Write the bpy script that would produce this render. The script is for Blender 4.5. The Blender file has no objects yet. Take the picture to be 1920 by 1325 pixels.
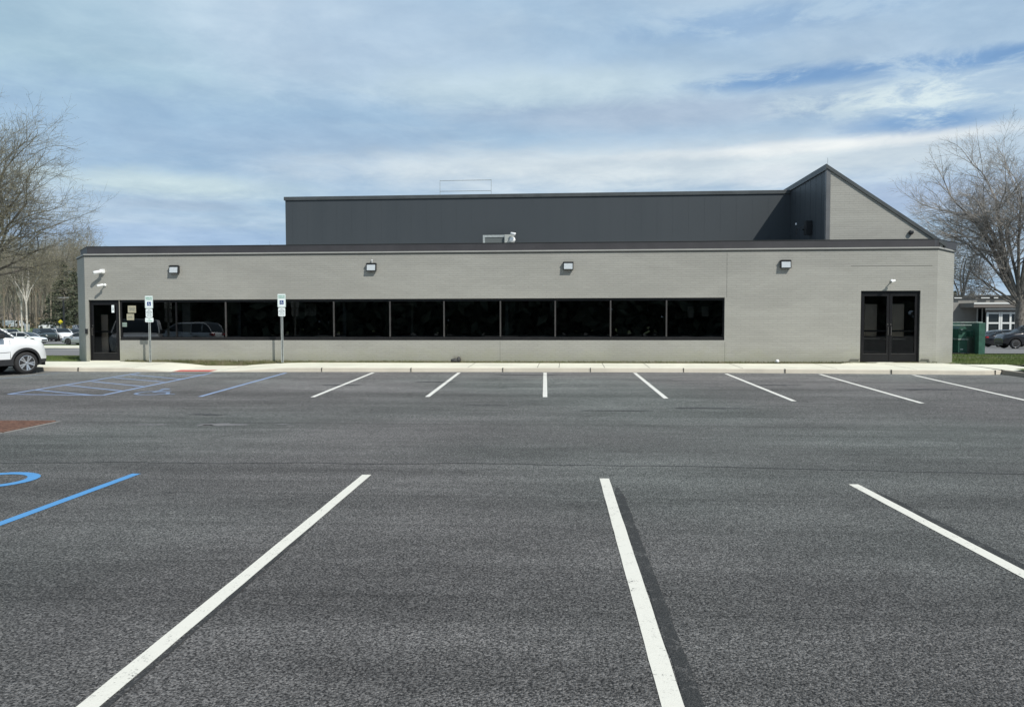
import bpy, math, random
import numpy as np
from mathutils import Vector, Matrix, noise as mnoise
R = math.radians
random.seed(7)
SC = bpy.context.scene
COL = SC.collection

# ------------------------------------------------------------------ camera
PITCH, ROLL, YAW = -0.042319, -0.001787, 0.073402
FPX, PW, PH = 1442.0, 1920.0, 1325.0
CH = 1.80                                  # camera height above the near asphalt
_cy, _sy, _cp, _sp = math.cos(YAW), math.sin(YAW), math.cos(PITCH), math.sin(PITCH)
FWD = Vector((-_sy*_cp, _cy*_cp, _sp))
_r0 = Vector((_cy, _sy, 0)); _u0 = _r0.cross(FWD)
RGT = _r0*math.cos(ROLL) + _u0*math.sin(ROLL)
UPV = -_r0*math.sin(ROLL) + _u0*math.cos(ROLL)
cd = bpy.data.cameras.new('camera'); cam = bpy.data.objects.new('camera', cd); COL.objects.link(cam)
cd.sensor_width = 36; cd.sensor_fit = 'HORIZONTAL'; cd.lens = FPX/PW*36
cd.clip_start = 0.05; cd.clip_end = 3000
cam.matrix_world = Matrix(((RGT.x, UPV.x, -FWD.x, 0), (RGT.y, UPV.y, -FWD.y, 0), (RGT.z, UPV.z, -FWD.z, CH), (0, 0, 0, 1)))
SC.camera = cam

# ------------------------------------------------------------------ light
SUN_AZ, SUN_EL = 44.0, 46.0                # degrees right of the wall's normal (sun behind the viewer), elevation
sdir = Vector((math.sin(R(SUN_AZ))*math.cos(R(SUN_EL)), -math.cos(R(SUN_AZ))*math.cos(R(SUN_EL)), math.sin(R(SUN_EL))))
sl = bpy.data.lights.new('sun', 'SUN'); sun = bpy.data.objects.new('sun', sl); COL.objects.link(sun)
sl.energy = 4.2; sl.angle = R(0.6); sl.color = (1.0, 0.955, 0.88)
sun.rotation_euler = sdir.to_track_quat('Z', 'Y').to_euler()
SC.view_settings.view_transform = 'Standard'; SC.view_settings.look = 'None'
SC.view_settings.exposure = 0.0; SC.view_settings.gamma = 1.0

# ------------------------------------------------------------------ node helpers
class NT:
    def __init__(s, tree): s.t = tree; s.n = tree.nodes; s.l = tree.links
    def new(s, kind, **kw):
        n = s.n.new(kind)
        for k, v in kw.items(): setattr(n, k, v)
        return n
    def put(s, sock, v):
        if isinstance(v, bpy.types.NodeSocket): s.l.new(v, sock)
        elif v is not None: sock.default_value = v
    def math(s, op, a, b=None, c=None, clamp=False):
        n = s.new('ShaderNodeMath', operation=op, use_clamp=clamp)
        s.put(n.inputs[0], a)
        if b is not None: s.put(n.inputs[1], b)
        if c is not None: s.put(n.inputs[2], c)
        return n.outputs[0]
    def vmath(s, op, a, b=None):
        n = s.new('ShaderNodeVectorMath', operation=op)
        s.put(n.inputs[0], a)
        if b is not None: s.put(n.inputs[1], b)
        return n.outputs[0]
    def noise(s, vec, scale, detail=4, rough=0.5, dist=0.0):
        n = s.new('ShaderNodeTexNoise'); s.put(n.inputs['Vector'], vec)
        n.inputs['Scale'].default_value = scale; n.inputs['Detail'].default_value = detail
        n.inputs['Roughness'].default_value = rough; n.inputs['Distortion'].default_value = dist
        return n.outputs[0]
    def ramp(s, v, lo, hi, a=0.0, b=1.0):
        n = s.new('ShaderNodeMapRange'); n.interpolation_type = 'SMOOTHSTEP'
        s.put(n.inputs[0], v); n.inputs[1].default_value = lo; n.inputs[2].default_value = hi
        n.inputs[3].default_value = a; n.inputs[4].default_value = b
        return n.outputs[0]
    def mix(s, f, a, b, blend='MIX'):
        n = s.new('ShaderNodeMix', data_type='RGBA', blend_type=blend)
        s.put(n.inputs[0], f)
        s.put(n.inputs[6], a if isinstance(a, bpy.types.NodeSocket) else (*a, 1) if len(a) == 3 else a)
        s.put(n.inputs[7], b if isinstance(b, bpy.types.NodeSocket) else (*b, 1) if len(b) == 3 else b)
        return n.outputs[2]

# ------------------------------------------------------------------ world: Nishita sky under thin high cloud
world = bpy.data.worlds.new('World'); SC.world = world; world.use_nodes = True
w = NT(world.node_tree); w.n.clear()
WS = 0.1
sky = w.new('ShaderNodeTexSky', sky_type='NISHITA'); sky.sun_disc = False
sky.sun_elevation = R(SUN_EL); sky.sun_rotation = R(180 - SUN_AZ); sky.air_density = 1.0; sky.dust_density = 1.0
tc = w.new('ShaderNodeTexCoord'); D0 = tc.outputs['Generated']
sp = w.new('ShaderNodeSeparateXYZ'); w.put(sp.inputs[0], D0)
dx, dy, dz = sp.outputs
az = w.math('ARCTAN2', dx, dy)
el = w.math('ARCSINE', dz)
dn = w.math('ADD', w.math('MAXIMUM', dz, 0.0), 0.09)
cm = w.new('ShaderNodeCombineXYZ'); w.put(cm.inputs[0], w.math('DIVIDE', dx, dn)); w.put(cm.inputs[1], w.math('DIVIDE', dy, dn)); cm.inputs[2].default_value = 3.7
P = cm.outputs[0]
nA = w.noise(P, 0.55, 6, 0.55, 0.3)
nB = w.noise(w.vmath('ADD', P, (7.3, 2.1, 5.0)), 1.5, 8, 0.62, 0.5)
nC = w.noise(w.vmath('ADD', P, (1.3, 9.1, 2.0)), 4.2, 7, 0.66, 0.4)
def blob(px, py, rx, ry, wob=1.0):
    _v = (FWD + RGT*((px - PW/2)/FPX) - UPV*((py - PH/2)/FPX)).normalized(); a0 = math.atan2(_v.x, _v.y); e0 = math.asin(_v.z)
    n1 = w.math('MULTIPLY_ADD', w.math('SUBTRACT', nB, 0.5), wob*2.6, 0.0)
    n2 = w.math('MULTIPLY_ADD', w.math('SUBTRACT', nC, 0.5), wob*2.2, 0.0)
    u = w.math('ADD', w.math('DIVIDE', w.math('SUBTRACT', az, a0), rx/FPX), n1)
    v = w.math('ADD', w.math('DIVIDE', w.math('SUBTRACT', el, e0), ry/FPX), n2)
    d = w.math('SQRT', w.math('ADD', w.math('MULTIPLY', u, u), w.math('MULTIPLY', v, v)))
    return w.ramp(d, 1.5, 0.25)
def cl(r, g, b): return (r/WS, g/WS, b/WS)
veil = w.mix(w.ramp(nA, 0.38, 0.66), cl(.335, .49, .665), cl(.44, .575, .725))
veil = w.mix(w.math('MULTIPLY', w.ramp(nB, 0.42, 0.7), 0.32), veil, cl(.54, .66, .75))
veil = w.mix(w.math('MULTIPLY', blob(120, 60, 330, 120, .5), .55), veil, cl(.34, .53, .64))
veil = w.mix(w.math('MULTIPLY', blob(250, 240, 420, 70, .4), .7), veil, cl(.31, .475, .67))
veil = w.mix(w.math('MULTIPLY', blob(640, 290, 260, 50, .5), .55), veil, cl(.37, .50, .66))
veil = w.mix(w.math('MULTIPLY', blob(1200, 215, 330, 30, .5), .7), veil, cl(.38, .48, .62))
veil = w.mix(w.math('MULTIPLY', blob(1010, 165, 330, 34, .6), .7), veil, cl(.55, .69, .76))
veil = w.mix(w.math('MULTIPLY', blob(620, 80, 360, 80, .5), .6), veil, cl(.47, .61, .76))
veil = w.mix(w.math('MULTIPLY', blob(300, 345, 230, 22, .5), .85), veil, cl(.56, .70, .75))
veil = w.mix(w.math('MULTIPLY', blob(330, 385, 130, 9, .5), .7), veil, cl(.38, .50, .64))
veil = w.mix(w.math('MULTIPLY', blob(250, 440, 320, 20, .3), .7), veil, cl(.36, .51, .73))
veil = w.mix(w.math('MULTIPLY', blob(1250, 312, 600, 42, .4), .9), veil, cl(.62, .71, .77))
veil = w.mix(w.math('MULTIPLY', blob(1560, 272, 340, 12, .5), .8), veil, cl(.80, .85, .87))
veil = w.mix(w.math('MULTIPLY', blob(1440, 330, 70, 20, .4), .6), veil, cl(.76, .82, .86))
veil = w.mix(w.math('MULTIPLY', blob(1700, 372, 240, 34, .4), .8), veil, cl(.40, .51, .69))
gap = w.math('MAXIMUM', blob(1540, 142, 210, 17, .8), w.math('MAXIMUM', blob(1735, 230, 115, 17, .8), blob(1840, 112, 170, 16, .8)))
gap = w.math('MAXIMUM', gap, w.math('MULTIPLY', blob(1400, 45, 240, 26, 1.0), .5))
gap = w.math('MULTIPLY', gap, w.ramp(nC, .66, .46))
skyblue = w.mix(0.25, cl(.16, .34, .64), sky.outputs[0])
veil = w.mix(w.math('MULTIPLY', gap, .85), veil, skyblue)
puff = w.math('MULTIPLY', blob(1700, 178, 200, 30, .8), w.ramp(nC, .42, .60))
veil = w.mix(w.math('MULTIPLY', puff, .8), veil, cl(.64, .76, .80))
nD = w.noise(w.vmath('ADD', w.vmath('MULTIPLY', P, (1.0, 1.0, 1.0)), (3.3, 4.4, 1.0)), 1.9, 10, .62, .25)
kk = w.math('MULTIPLY', w.ramp(nD, .28, .74, .965, 1.15), w.ramp(nC, .3, .7, .96, 1.05))
ck = w.new('ShaderNodeCombineColor'); [w.put(ck.inputs[i_], w.math('POWER', kk, [1.25, 1.0, .7][i_])) for i_ in range(3)]
veil = w.mix(1.0, veil, ck.outputs[0], 'MULTIPLY')
upper = w.ramp(el, 0.42, 0.9)                 # the cloud thins overhead, out of the picture
veil = w.mix(w.math('MULTIPLY', upper, .5), veil, sky.outputs[0])
bg = w.new('ShaderNodeBackground'); w.put(bg.inputs[0], veil); bg.inputs[1].default_value = WS
wo = w.new('ShaderNodeOutputWorld'); w.l.new(bg.outputs[0], wo.inputs[0])

# ------------------------------------------------------------------ pixel -> place helpers
def ray(px, py):
    return FWD + RGT*((px - PW/2)/FPX) - UPV*((py - PH/2)/FPX)
def at(px, py, Y):
    v = ray(px, py); v = v*(Y/v.y); return Vector((v.x, v.y, v.z + CH))
def smooth(a, b, x):
    t = min(1, max(0, (x-a)/(b-a))); return t*t*(3-2*t)
KERB_Y = 23.75
def zlot(Y):
    return 0.0 if Y < 14 else 0.02*(min(Y, 26) - 14)
def zland(X, Y):
    """grass and far lots behind the kerb line: rises to the building, then falls away"""
    if Y < 28: return 0.34
    z = 0.34 - 0.0215*(min(Y, 84) - 28)
    if Y > 105:
        z += smooth(105, 165, Y)*1.0 + max(0, Y-215)*0.075*(1 if X < 40 else .3)
    return z
def onz(px, py, zf=None):
    """walk the pixel's ray out to the ground"""
    v = ray(px, py); zf = zf or (lambda x, y: zlot(y))
    lo, hi = 1.0, 400.0
    f = lambda t: CH + v.z*t - zf(v.x*t, v.y*t)
    for _ in range(60):
        m = (lo+hi)/2
        if f(m) > 0: lo = m
        else: hi = m
    return Vector((v.x*lo, v.y*lo, CH + v.z*lo))
D = 26.5                                   # plane of the brick front
FLOOR = 0.40
def wx(px, py=600): return at(px, py, D).x
def wz(px, py): return at(px, py, D).z

# ------------------------------------------------------------------ materials
MATS = {}
def mat(name, color=(.5, .5, .5), rough=.6, metal=0.0, spec=.5, fn=None, coat=0.0):
    if name in MATS: return MATS[name]
    m = bpy.data.materials.new(name); m.use_nodes = True
    t = NT(m.node_tree); b = t.n['Principled BSDF']
    b.inputs['Base Color'].default_value = (*color, 1); b.inputs['Roughness'].default_value = rough
    b.inputs['Metallic'].default_value = metal; b.inputs['Specular IOR Level'].default_value = spec
    if coat: b.inputs['Coat Weight'].default_value = coat; b.inputs['Coat Roughness'].default_value = .05
    if fn: fn(t, b)
    MATS[name] = m; return m
def objco(t): return t.new('ShaderNodeTexCoord').outputs['Object']
def worldco(t): return t.new('ShaderNodeNewGeometry').outputs['Position']
def bump(t, b, h, strength, dist=.01):
    n = t.new('ShaderNodeBump'); t.put(n.inputs['Height'], h); n.inputs['Strength'].default_value = strength
    n.inputs['Distance'].default_value = dist; t.l.new(n.outputs[0], b.inputs['Normal'])
def varied(c, amt=.12, scale=3.0, bs=.0, bscale=60):
    """plain surface with slight tone variation and grain"""
    def fn(t, b):
        co = worldco(t); n = t.noise(co, scale, 5, .6)
        a = tuple(x*(1-amt) for x in c); d = tuple(min(1, x*(1+amt)) for x in c)
        t.put(b.inputs['Base Color'], t.mix(t.ramp(n, .3, .7), a, d))
        if bs: bump(t, b, t.noise(co, bscale, 3, .6), bs, .004)
    return fn
def sq(co, t, sx, sy, sz):
    return t.vmath('MULTIPLY', co, (sx, sy, sz))

def f_asphalt(t, b):
    co = worldco(t)
    big = t.noise(sq(co, t, .22, .5, 1), 1.0, 5, .6, .6)
    band = t.noise(sq(co, t, .07, 1.1, 1), 1.0, 5, .65, .3)
    fine = t.noise(co, 62, 3, .7)
    mid = t.noise(co, 9, 5, .7)
    vo = t.new('ShaderNodeTexVoronoi'); t.put(vo.inputs['Vector'], co); vo.inputs['Scale'].default_value = 95
    cell = vo.outputs['Color']; sp_ = t.new('ShaderNodeSeparateColor'); t.put(sp_.inputs[0], cell)
    c = t.mix(t.ramp(fine, .41, .61), (.021, .021, .021), (.142, .138, .133))
    c = t.mix(t.math('MULTIPLY', t.ramp(sp_.outputs[0], .5, 1.0), .8), c, (.26, .25, .24))
    c = t.mix(t.math('MULTIPLY', t.ramp(sp_.outputs[1], .988, .998), .6), c, (.38, .37, .35))
    k = t.math('MULTIPLY_ADD', t.ramp(big, .3, .7), .22, .89)
    k = t.math('MULTIPLY', k, t.math('MULTIPLY_ADD', t.ramp(band, .34, .62), .26, .80))
    k = t.math('MULTIPLY', k, t.math('MULTIPLY_ADD', mid, .5, .75))
    s_ = t.new('ShaderNodeSeparateXYZ'); t.put(s_.inputs[0], co)      # the bays and the lane by the kerb are coloured paler than the near half
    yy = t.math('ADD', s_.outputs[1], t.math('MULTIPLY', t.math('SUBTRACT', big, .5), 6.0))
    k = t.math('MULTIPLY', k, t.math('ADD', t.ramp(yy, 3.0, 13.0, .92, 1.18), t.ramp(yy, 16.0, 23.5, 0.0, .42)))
    st = t.noise(sq(co, t, .05, 3.2, 1), 1.0, 4, .7, .2); st2 = t.noise(sq(co, t, .03, 9.0, 1), 1.0, 3, .6, .15)
    k = t.math('MULTIPLY', k, t.math('SUBTRACT', 1.0, t.math('MULTIPLY', t.ramp(st, .55, .68), .19)))
    k = t.math('MULTIPLY', k, t.math('SUBTRACT', 1.0, t.math('MULTIPLY', t.ramp(st2, .585, .68), .20)))
    blot = t.noise(co, 1.1, 5, .7, .8)
    k = t.math('MULTIPLY', k, t.math('MULTIPLY_ADD', t.ramp(t.noise(sq(co, t, .35, .8, 1), 1.0, 6, .72, .9), .38, .64), .20, .90))
    k = t.math('MULTIPLY', k, t.math('SUBTRACT', 1.04, t.math('MULTIPLY', t.ramp(blot, .57, .72), .24)))
    c = t.mix(1.0, c, t_gray(t, k), 'MULTIPLY')
    tint = t.noise(co, .09, 2, .5)
    c = t.mix(t.math('MULTIPLY', t.ramp(tint, .4, .6), .5), c, t.mix(1.0, c, (.86, 1.04, .98), 'MULTIPLY'))
    t.put(b.inputs['Base Color'], c)
    h = t.math('ADD', t.math('MULTIPLY', vo.outputs['Distance'], -.9), fine)
    bump(t, b, h, .9, .011)
    b.inputs['Roughness'].default_value = .93; b.inputs['Specular IOR Level'].default_value = .3
def t_gray(t, v):
    n = t.new('ShaderNodeCombineColor')
    for i in range(3): t.put(n.inputs[i], v)
    return n.outputs[0]
def f_paint(col, wear=.5, under=(.07, .07, .07)):
    def fn(t, b):
        co = worldco(t)
        n = t.math('ADD', t.math('MULTIPLY', t.noise(co, 70, 4, .7), .6), t.math('MULTIPLY', t.noise(co, 6, 4, .7), .4))
        c = t.mix(t.ramp(n, wear+.10, wear-.03), under, col)
        c2 = t.mix(t.math('MULTIPLY', t.noise(co, 25, 4, .7), .3), c, tuple(x*.6 for x in col))
        t.put(b.inputs['Base Color'], c2); b.inputs['Roughness'].default_value = .8
        bump(t, b, t.noise(co, 90, 3, .6), .4, .004)
    return fn
def f_brick(col):
    def fn(t, b):
        uv = t.new('ShaderNodeTexCoord').outputs['UV']
        br = t.new('ShaderNodeTexBrick'); t.put(br.inputs['Vector'], uv)
        br.inputs['Scale'].default_value = 1.0; br.inputs['Brick Width'].default_value = .305
        br.inputs['Row Height'].default_value = .0762; br.inputs['Mortar Size'].default_value = .007
        br.inputs['Mortar Smooth'].default_value = .25; br.offset = .5
        br.inputs['Color1'].default_value = (.97, .97, .97, 1); br.inputs['Color2'].default_value = (1.02, 1.02, 1.02, 1)
        br.inputs['Mortar'].default_value = (.90, .90, .90, 1)
        co = worldco(t)
        n1 = t.noise(sq(co, t, .35, .35, 1.2), 1.0, 5, .65, .4); n2 = t.noise(co, 22, 4, .7)
        rows = t.noise(sq(co, t, .6, .6, 13.12), 1.0, 2, .5)      # courses laid in slightly different brick
        c = t.mix(t.ramp(n1, .32, .68), tuple(x*.91 for x in col), tuple(x*1.05 for x in col))
        c = t.mix(1.0, c, br.outputs['Color'], 'MULTIPLY')
        c = t.mix(t.math('MULTIPLY', t.ramp(rows, .5, .75), .20), c, tuple(x*.78 for x in col))
        c = t.mix(t.math('MULTIPLY', t.ramp(n2, .5, .8), .15), c, tuple(x*.7 for x in col))
        s_ = t.new('ShaderNodeSeparateXYZ'); t.put(s_.inputs[0], co)
        low = t.ramp(t.math('ADD', s_.outputs[2], t.math('MULTIPLY', t.noise(co, 2.2, 5, .7), .9)), 1.45, .75)
        c = t.mix(t.math('MULTIPLY', low, .45), c, (col[0]*.90, col[1]*.92, col[2]*.68))   # green bloom on the damp lowest courses
        t.put(b.inputs['Base Color'], c)
        h = t.math('ADD', t.math('MULTIPLY', br.outputs['Fac'], -1.0), t.math('MULTIPLY', n2, .35))
        bump(t, b, h, .55, .008); b.inputs['Roughness'].default_value = .72
    return fn
def f_concrete(col):
    def fn(t, b):
        co = worldco(t)
        n = t.noise(co, .8, 6, .65, .3); n2 = t.noise(co, 45, 4, .7)
        c = t.mix(t.ramp(n, .3, .7), tuple(x*.86 for x in col), tuple(x*1.05 for x in col))
        c = t.mix(t.math('MULTIPLY', t.ramp(n2, .5, .75), .16), c, tuple(x*.75 for x in col))
        t.put(b.inputs['Base Color'], c); bump(t, b, n2, .3, .003); b.inputs['Roughness'].default_value = .85
    return fn
def f_grass(t, b):
    co = worldco(t)
    n = t.noise(co, .5, 5, .65, .4); n2 = t.noise(co, 14, 5, .75)
    c = t.mix(t.ramp(n, .35, .68), (.060, .105, .022), (.125, .150, .045))
    c = t.mix(t.math('MULTIPLY', t.ramp(n2, .45, .7), .6), c, (.042, .070, .016))
    c = t.mix(t.ramp(t.noise(co, 1.7, 5, .7), .63, .75, 0, .6), c, (.19, .17, .085))
    t.put(b.inputs['Base Color'], c); bump(t, b, n2, .8, .03); b.inputs['Roughness'].default_value = .95
def f_metal_panel(t, b):
    co = worldco(t)
    s_ = t.new('ShaderNodeSeparateXYZ'); t.put(s_.inputs[0], co)
    pid = t.math('FLOOR', t.math('DIVIDE', s_.outputs[0], .62))
    wn = t.new('ShaderNodeTexWhiteNoise', noise_dimensions='1D'); t.put(wn.inputs['W'], pid)
    n = t.noise(sq(co, t, 1.0, 1.0, .35), 1.2, 5, .6)
    k = t.math('ADD', t.math('MULTIPLY', wn.outputs[0], .10), t.math('MULTIPLY', n, .30))
    c = t.mix(k, (.046, .055, .062), (.068, .077, .083))
    t.put(b.inputs['Base Color'], c); b.inputs['Roughness'].default_value = .5
    b.inputs['Specular IOR Level'].default_value = .35
def f_glass(trans, tint, ior=1.55):
    def fn(t, b):
        out = t.n['Material Output']; t.n.remove(b)
        tr = t.new('ShaderNodeBsdfTransparent'); tr.inputs[0].default_value = (*[trans*x for x in tint], 1)
        gl = t.new('ShaderNodeBsdfGlossy'); gl.inputs['Roughness'].default_value = .012
        gl.inputs['Color'].default_value = (.9, .93, .95, 1)
        co = worldco(t); bn = t.new('ShaderNodeBump'); t.put(bn.inputs['Height'], t.noise(co, .9, 2, .5))
        bn.inputs['Strength'].default_value = .02; bn.inputs['Distance'].default_value = .05
        t.l.new(bn.outputs[0], gl.inputs['Normal'])
        fr = t.new('ShaderNodeFresnel'); fr.inputs[0].default_value = ior
        mx = t.new('ShaderNodeMixShader'); t.l.new(fr.outputs[0], mx.inputs[0])
        t.l.new(tr.outputs[0], mx.inputs[1]); t.l.new(gl.outputs[0], mx.inputs[2]); t.l.new(mx.outputs[0], out.inputs[0])
    return fn
def f_bark(c1, c2):
    def fn(t, b):
        co = worldco(t); n = t.noise(sq(co, t, 1, 1, .35), 9, 5, .7, .5)
        t.put(b.inputs['Base Color'], t.mix(t.ramp(n, .35, .65), c1, c2)); bump(t, b, n, .6, .03)
        b.inputs['Roughness'].default_value = .9
    return fn
def f_leaf(c1, c2):
    def fn(t, b):
        n = t.noise(worldco(t), 1.3, 4, .7)
        t.put(b.inputs['Base Color'], t.mix(t.ramp(n, .35, .65), c1, c2)); b.inputs['Roughness'].default_value = .8
    return fn

BR = (.332, .328, .296)
M_ASPH = mat('asphalt', fn=f_asphalt)
M_ROAD = mat('road asphalt', fn=lambda t, b: (varied((.17, .168, .165), .12, .6, .4, 50)(t, b)), rough=.9)
M_WHITE = mat('white line paint', fn=f_paint((.72, .705, .625), .575))
M_WHITE2 = mat('bright line paint', fn=f_paint((.74, .73, .67), .58))
M_BLUE = mat('blue line paint', fn=f_paint((.085, .29, .58), .58))
M_BLUE2 = mat('faded blue paint', fn=f_paint((.27, .37, .56), .555, (.12, .135, .155)))
def f_seal(t, b):
    f_asphalt(t, b); src = b.inputs['Base Color'].links[0].from_socket
    n = t.noise(worldco(t), 7, 5, .75)
    t.put(b.inputs['Base Color'], t.mix(t.ramp(n, .62, .50, .35, .86), src, (.036, .038, .038)))
M_SEAL = mat('black line cover', fn=f_seal)
M_SEAM = mat('seam', fn=varied((.042, .042, .043), .3, 8), rough=.8)
M_CONC = mat('pale concrete', fn=f_concrete((.74, .725, .60)))
M_KERB = mat('kerb concrete', fn=f_concrete((.62, .57, .47)))
M_JOINT = mat('joint', (.07, .065, .055), .9)
M_RED = mat('red tactile', fn=varied((.50, .10, .085), .15, 9, .4, 30), rough=.75)
M_GRASS = mat('lawn', fn=f_grass)
M_BLADE = mat('grass blades', fn=f_leaf((.055, .105, .018), (.135, .165, .045)), rough=.8)
M_BRICK = mat('painted brick', fn=f_brick(BR))
M_TRIM = mat('painted trim', fn=varied((.36, .36, .335), .06, 2), rough=.6)
M_FASC = mat('brown fascia metal', fn=varied((.046, .044, .047), .12, 1.5), rough=.5)
M_DARK = mat('dark edge strip', (.022, .024, .022), .6)
M_PANEL = mat('dark metal panel', fn=f_metal_panel)
M_COPE = mat('grey coping', fn=varied((.060, .068, .070), .15, 2), rough=.45)
M_SIDE = mat('grey corner metal', fn=varied((.12, .125, .130), .1, 2), rough=.45)
M_ROOFM = mat('roof membrane', fn=varied((.30, .30, .29), .15, .6), rough=.9)
M_FRAME = mat('bronze frame', fn=varied((.010, .0098, .0105), .2, 4), rough=.36, spec=.32)
M_MULL = mat('mullion edge', fn=varied((.055, .052, .05), .15, 4), rough=.4)
M_GLASS = mat('tinted glass', fn=f_glass(.42, (.84, .93, 1.0), 1.95))
M_DGLASS = mat('door glass', fn=f_glass(.72, (.94, .94, .95), 1.7))
M_INT = mat('interior wall', fn=varied((.30, .29, .26), .1, 1), rough=.9)
M_INTL = mat('interior light panel', fn=varied((.62, .55, .44), .1, 1), rough=.9)
M_INTF = mat('interior carpet', fn=varied((.10, .09, .08), .2, 3), rough=.95)
M_GALV = mat('galvanised steel', fn=varied((.42, .45, .44), .15, 12), rough=.42, metal=.35)
M_SIGN = mat('sign white', fn=varied((.80, .86, .86), .03, 6), rough=.4)
M_SGREEN = mat('sign green', (.03, .28, .16), .4)
M_SBLUE = mat('sign blue', (.015, .05, .20), .4)
M_STXT = mat('sign grey text', (.12, .15, .17), .5)
M_PAPER = mat('paper', fn=varied((.36, .34, .25), .12, 14), rough=.8)
M_PAPG = mat('green paper', fn=varied((.20, .26, .23), .12, 14), rough=.8)
M_WPLAS = mat('white plastic', (.82, .83, .82), .35)
M_BPLAS = mat('black plastic', (.018, .019, .02), .35)
M_LENS = mat('frosted lens', fn=varied((.50, .54, .56), .08, 30), rough=.3)
M_RUST = mat('rusty iron', fn=varied((.15, .078, .052), .45, 14, .6, 50), rough=.85)
M_PIT = mat('drain pit', (.012, .010, .010), .95)
M_GREEN = mat('dark green steel', fn=varied((.018, .070, .050), .15, 2.5), rough=.45)
M_GREEN2 = mat('worn green steel', fn=varied((.030, .095, .070), .22, 5), rough=.5)
M_BARK1 = mat('grey bark', fn=f_bark((.070, .062, .052), (.16, .145, .125)))
M_BARK2 = mat('tan bark', fn=f_bark((.09, .08, .068), (.23, .21, .18)))
M_BARK3 = mat('wood bark', fn=f_bark((.12, .10, .075), (.26, .225, .17)))
M_BARKP = mat('pale bark', fn=f_bark((.34, .31, .26), (.62, .60, .54)))
M_TWIG1 = mat('grey twigs', fn=varied((.20, .19, .145), .2, 1), rough=.9)
M_TWIG2 = mat('tan twigs', fn=varied((.31, .29, .265), .2, 1), rough=.9)
M_TWIG3 = mat('brown twigs', fn=varied((.26, .24, .195), .3, .05), rough=.9)
M_TWIGR = mat('reddish twigs', fn=varied((.26, .17, .15), .25, .08), rough=.9)
M_BUD = mat('spring buds', fn=f_leaf((.20, .20, .10), (.42, .38, .22)))
M_BUD2 = mat('olive buds', fn=f_leaf((.13, .125, .075), (.21, .20, .12)))
M_NEEDLE = mat('conifer needles', fn=f_leaf((.032, .046, .028), (.105, .115, .07)))
M_BRUSH = mat('brown brush', fn=f_leaf((.09, .075, .045), (.20, .165, .10)))
M_TYRE = mat('tyre rubber', fn=varied((.020, .020, .021), .2, 12), rough=.8)
M_RIM = mat('alloy', (.62, .63, .65), .25, .8)
M_RIMD = mat('dark alloy', (.05, .05, .055), .4, .4)
M_CLAD = mat('black cladding', fn=varied((.020, .021, .023), .15, 8), rough=.6)
M_UNDER = mat('underbody', (.008, .008, .008), .9)
M_WPAINT = mat('white car paint', (.80, .82, .83), .28, coat=.6)
M_SPAINT = mat('silver car paint', (.42, .44, .46), .3, .5, coat=.6)
M_KPAINT = mat('black car paint', (.012, .013, .017), .22, coat=.7)
M_GPAINT = mat('dark green car paint', (.020, .030, .028), .25, coat=.7)
M_GYPAINT = mat('grey car paint', (.20, .21, .22), .3, .3, coat=.6)
M_CGLASS = mat('car glass', (.014, .018, .020), .06, spec=.6)
M_HEAD = mat('headlamp', (.70, .74, .78), .12)
M_TAIL = mat('tail lamp', (.30, .012, .018), .15)
M_YELL = mat('yellow sign', (.72, .60, .03), .5)
M_BLDG = mat('far painted wall', fn=varied((.26, .255, .235), .08, .8), rough=.85)
M_FWHITE = mat('far white trim', (.70, .72, .70), .5)
M_ROCK = mat('dark stone', fn=varied((.05, .05, .048), .4, 12, .8, 30), rough=.8)
M_SHELL = mat('interior shell', (.06, .06, .06), .9)

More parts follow.
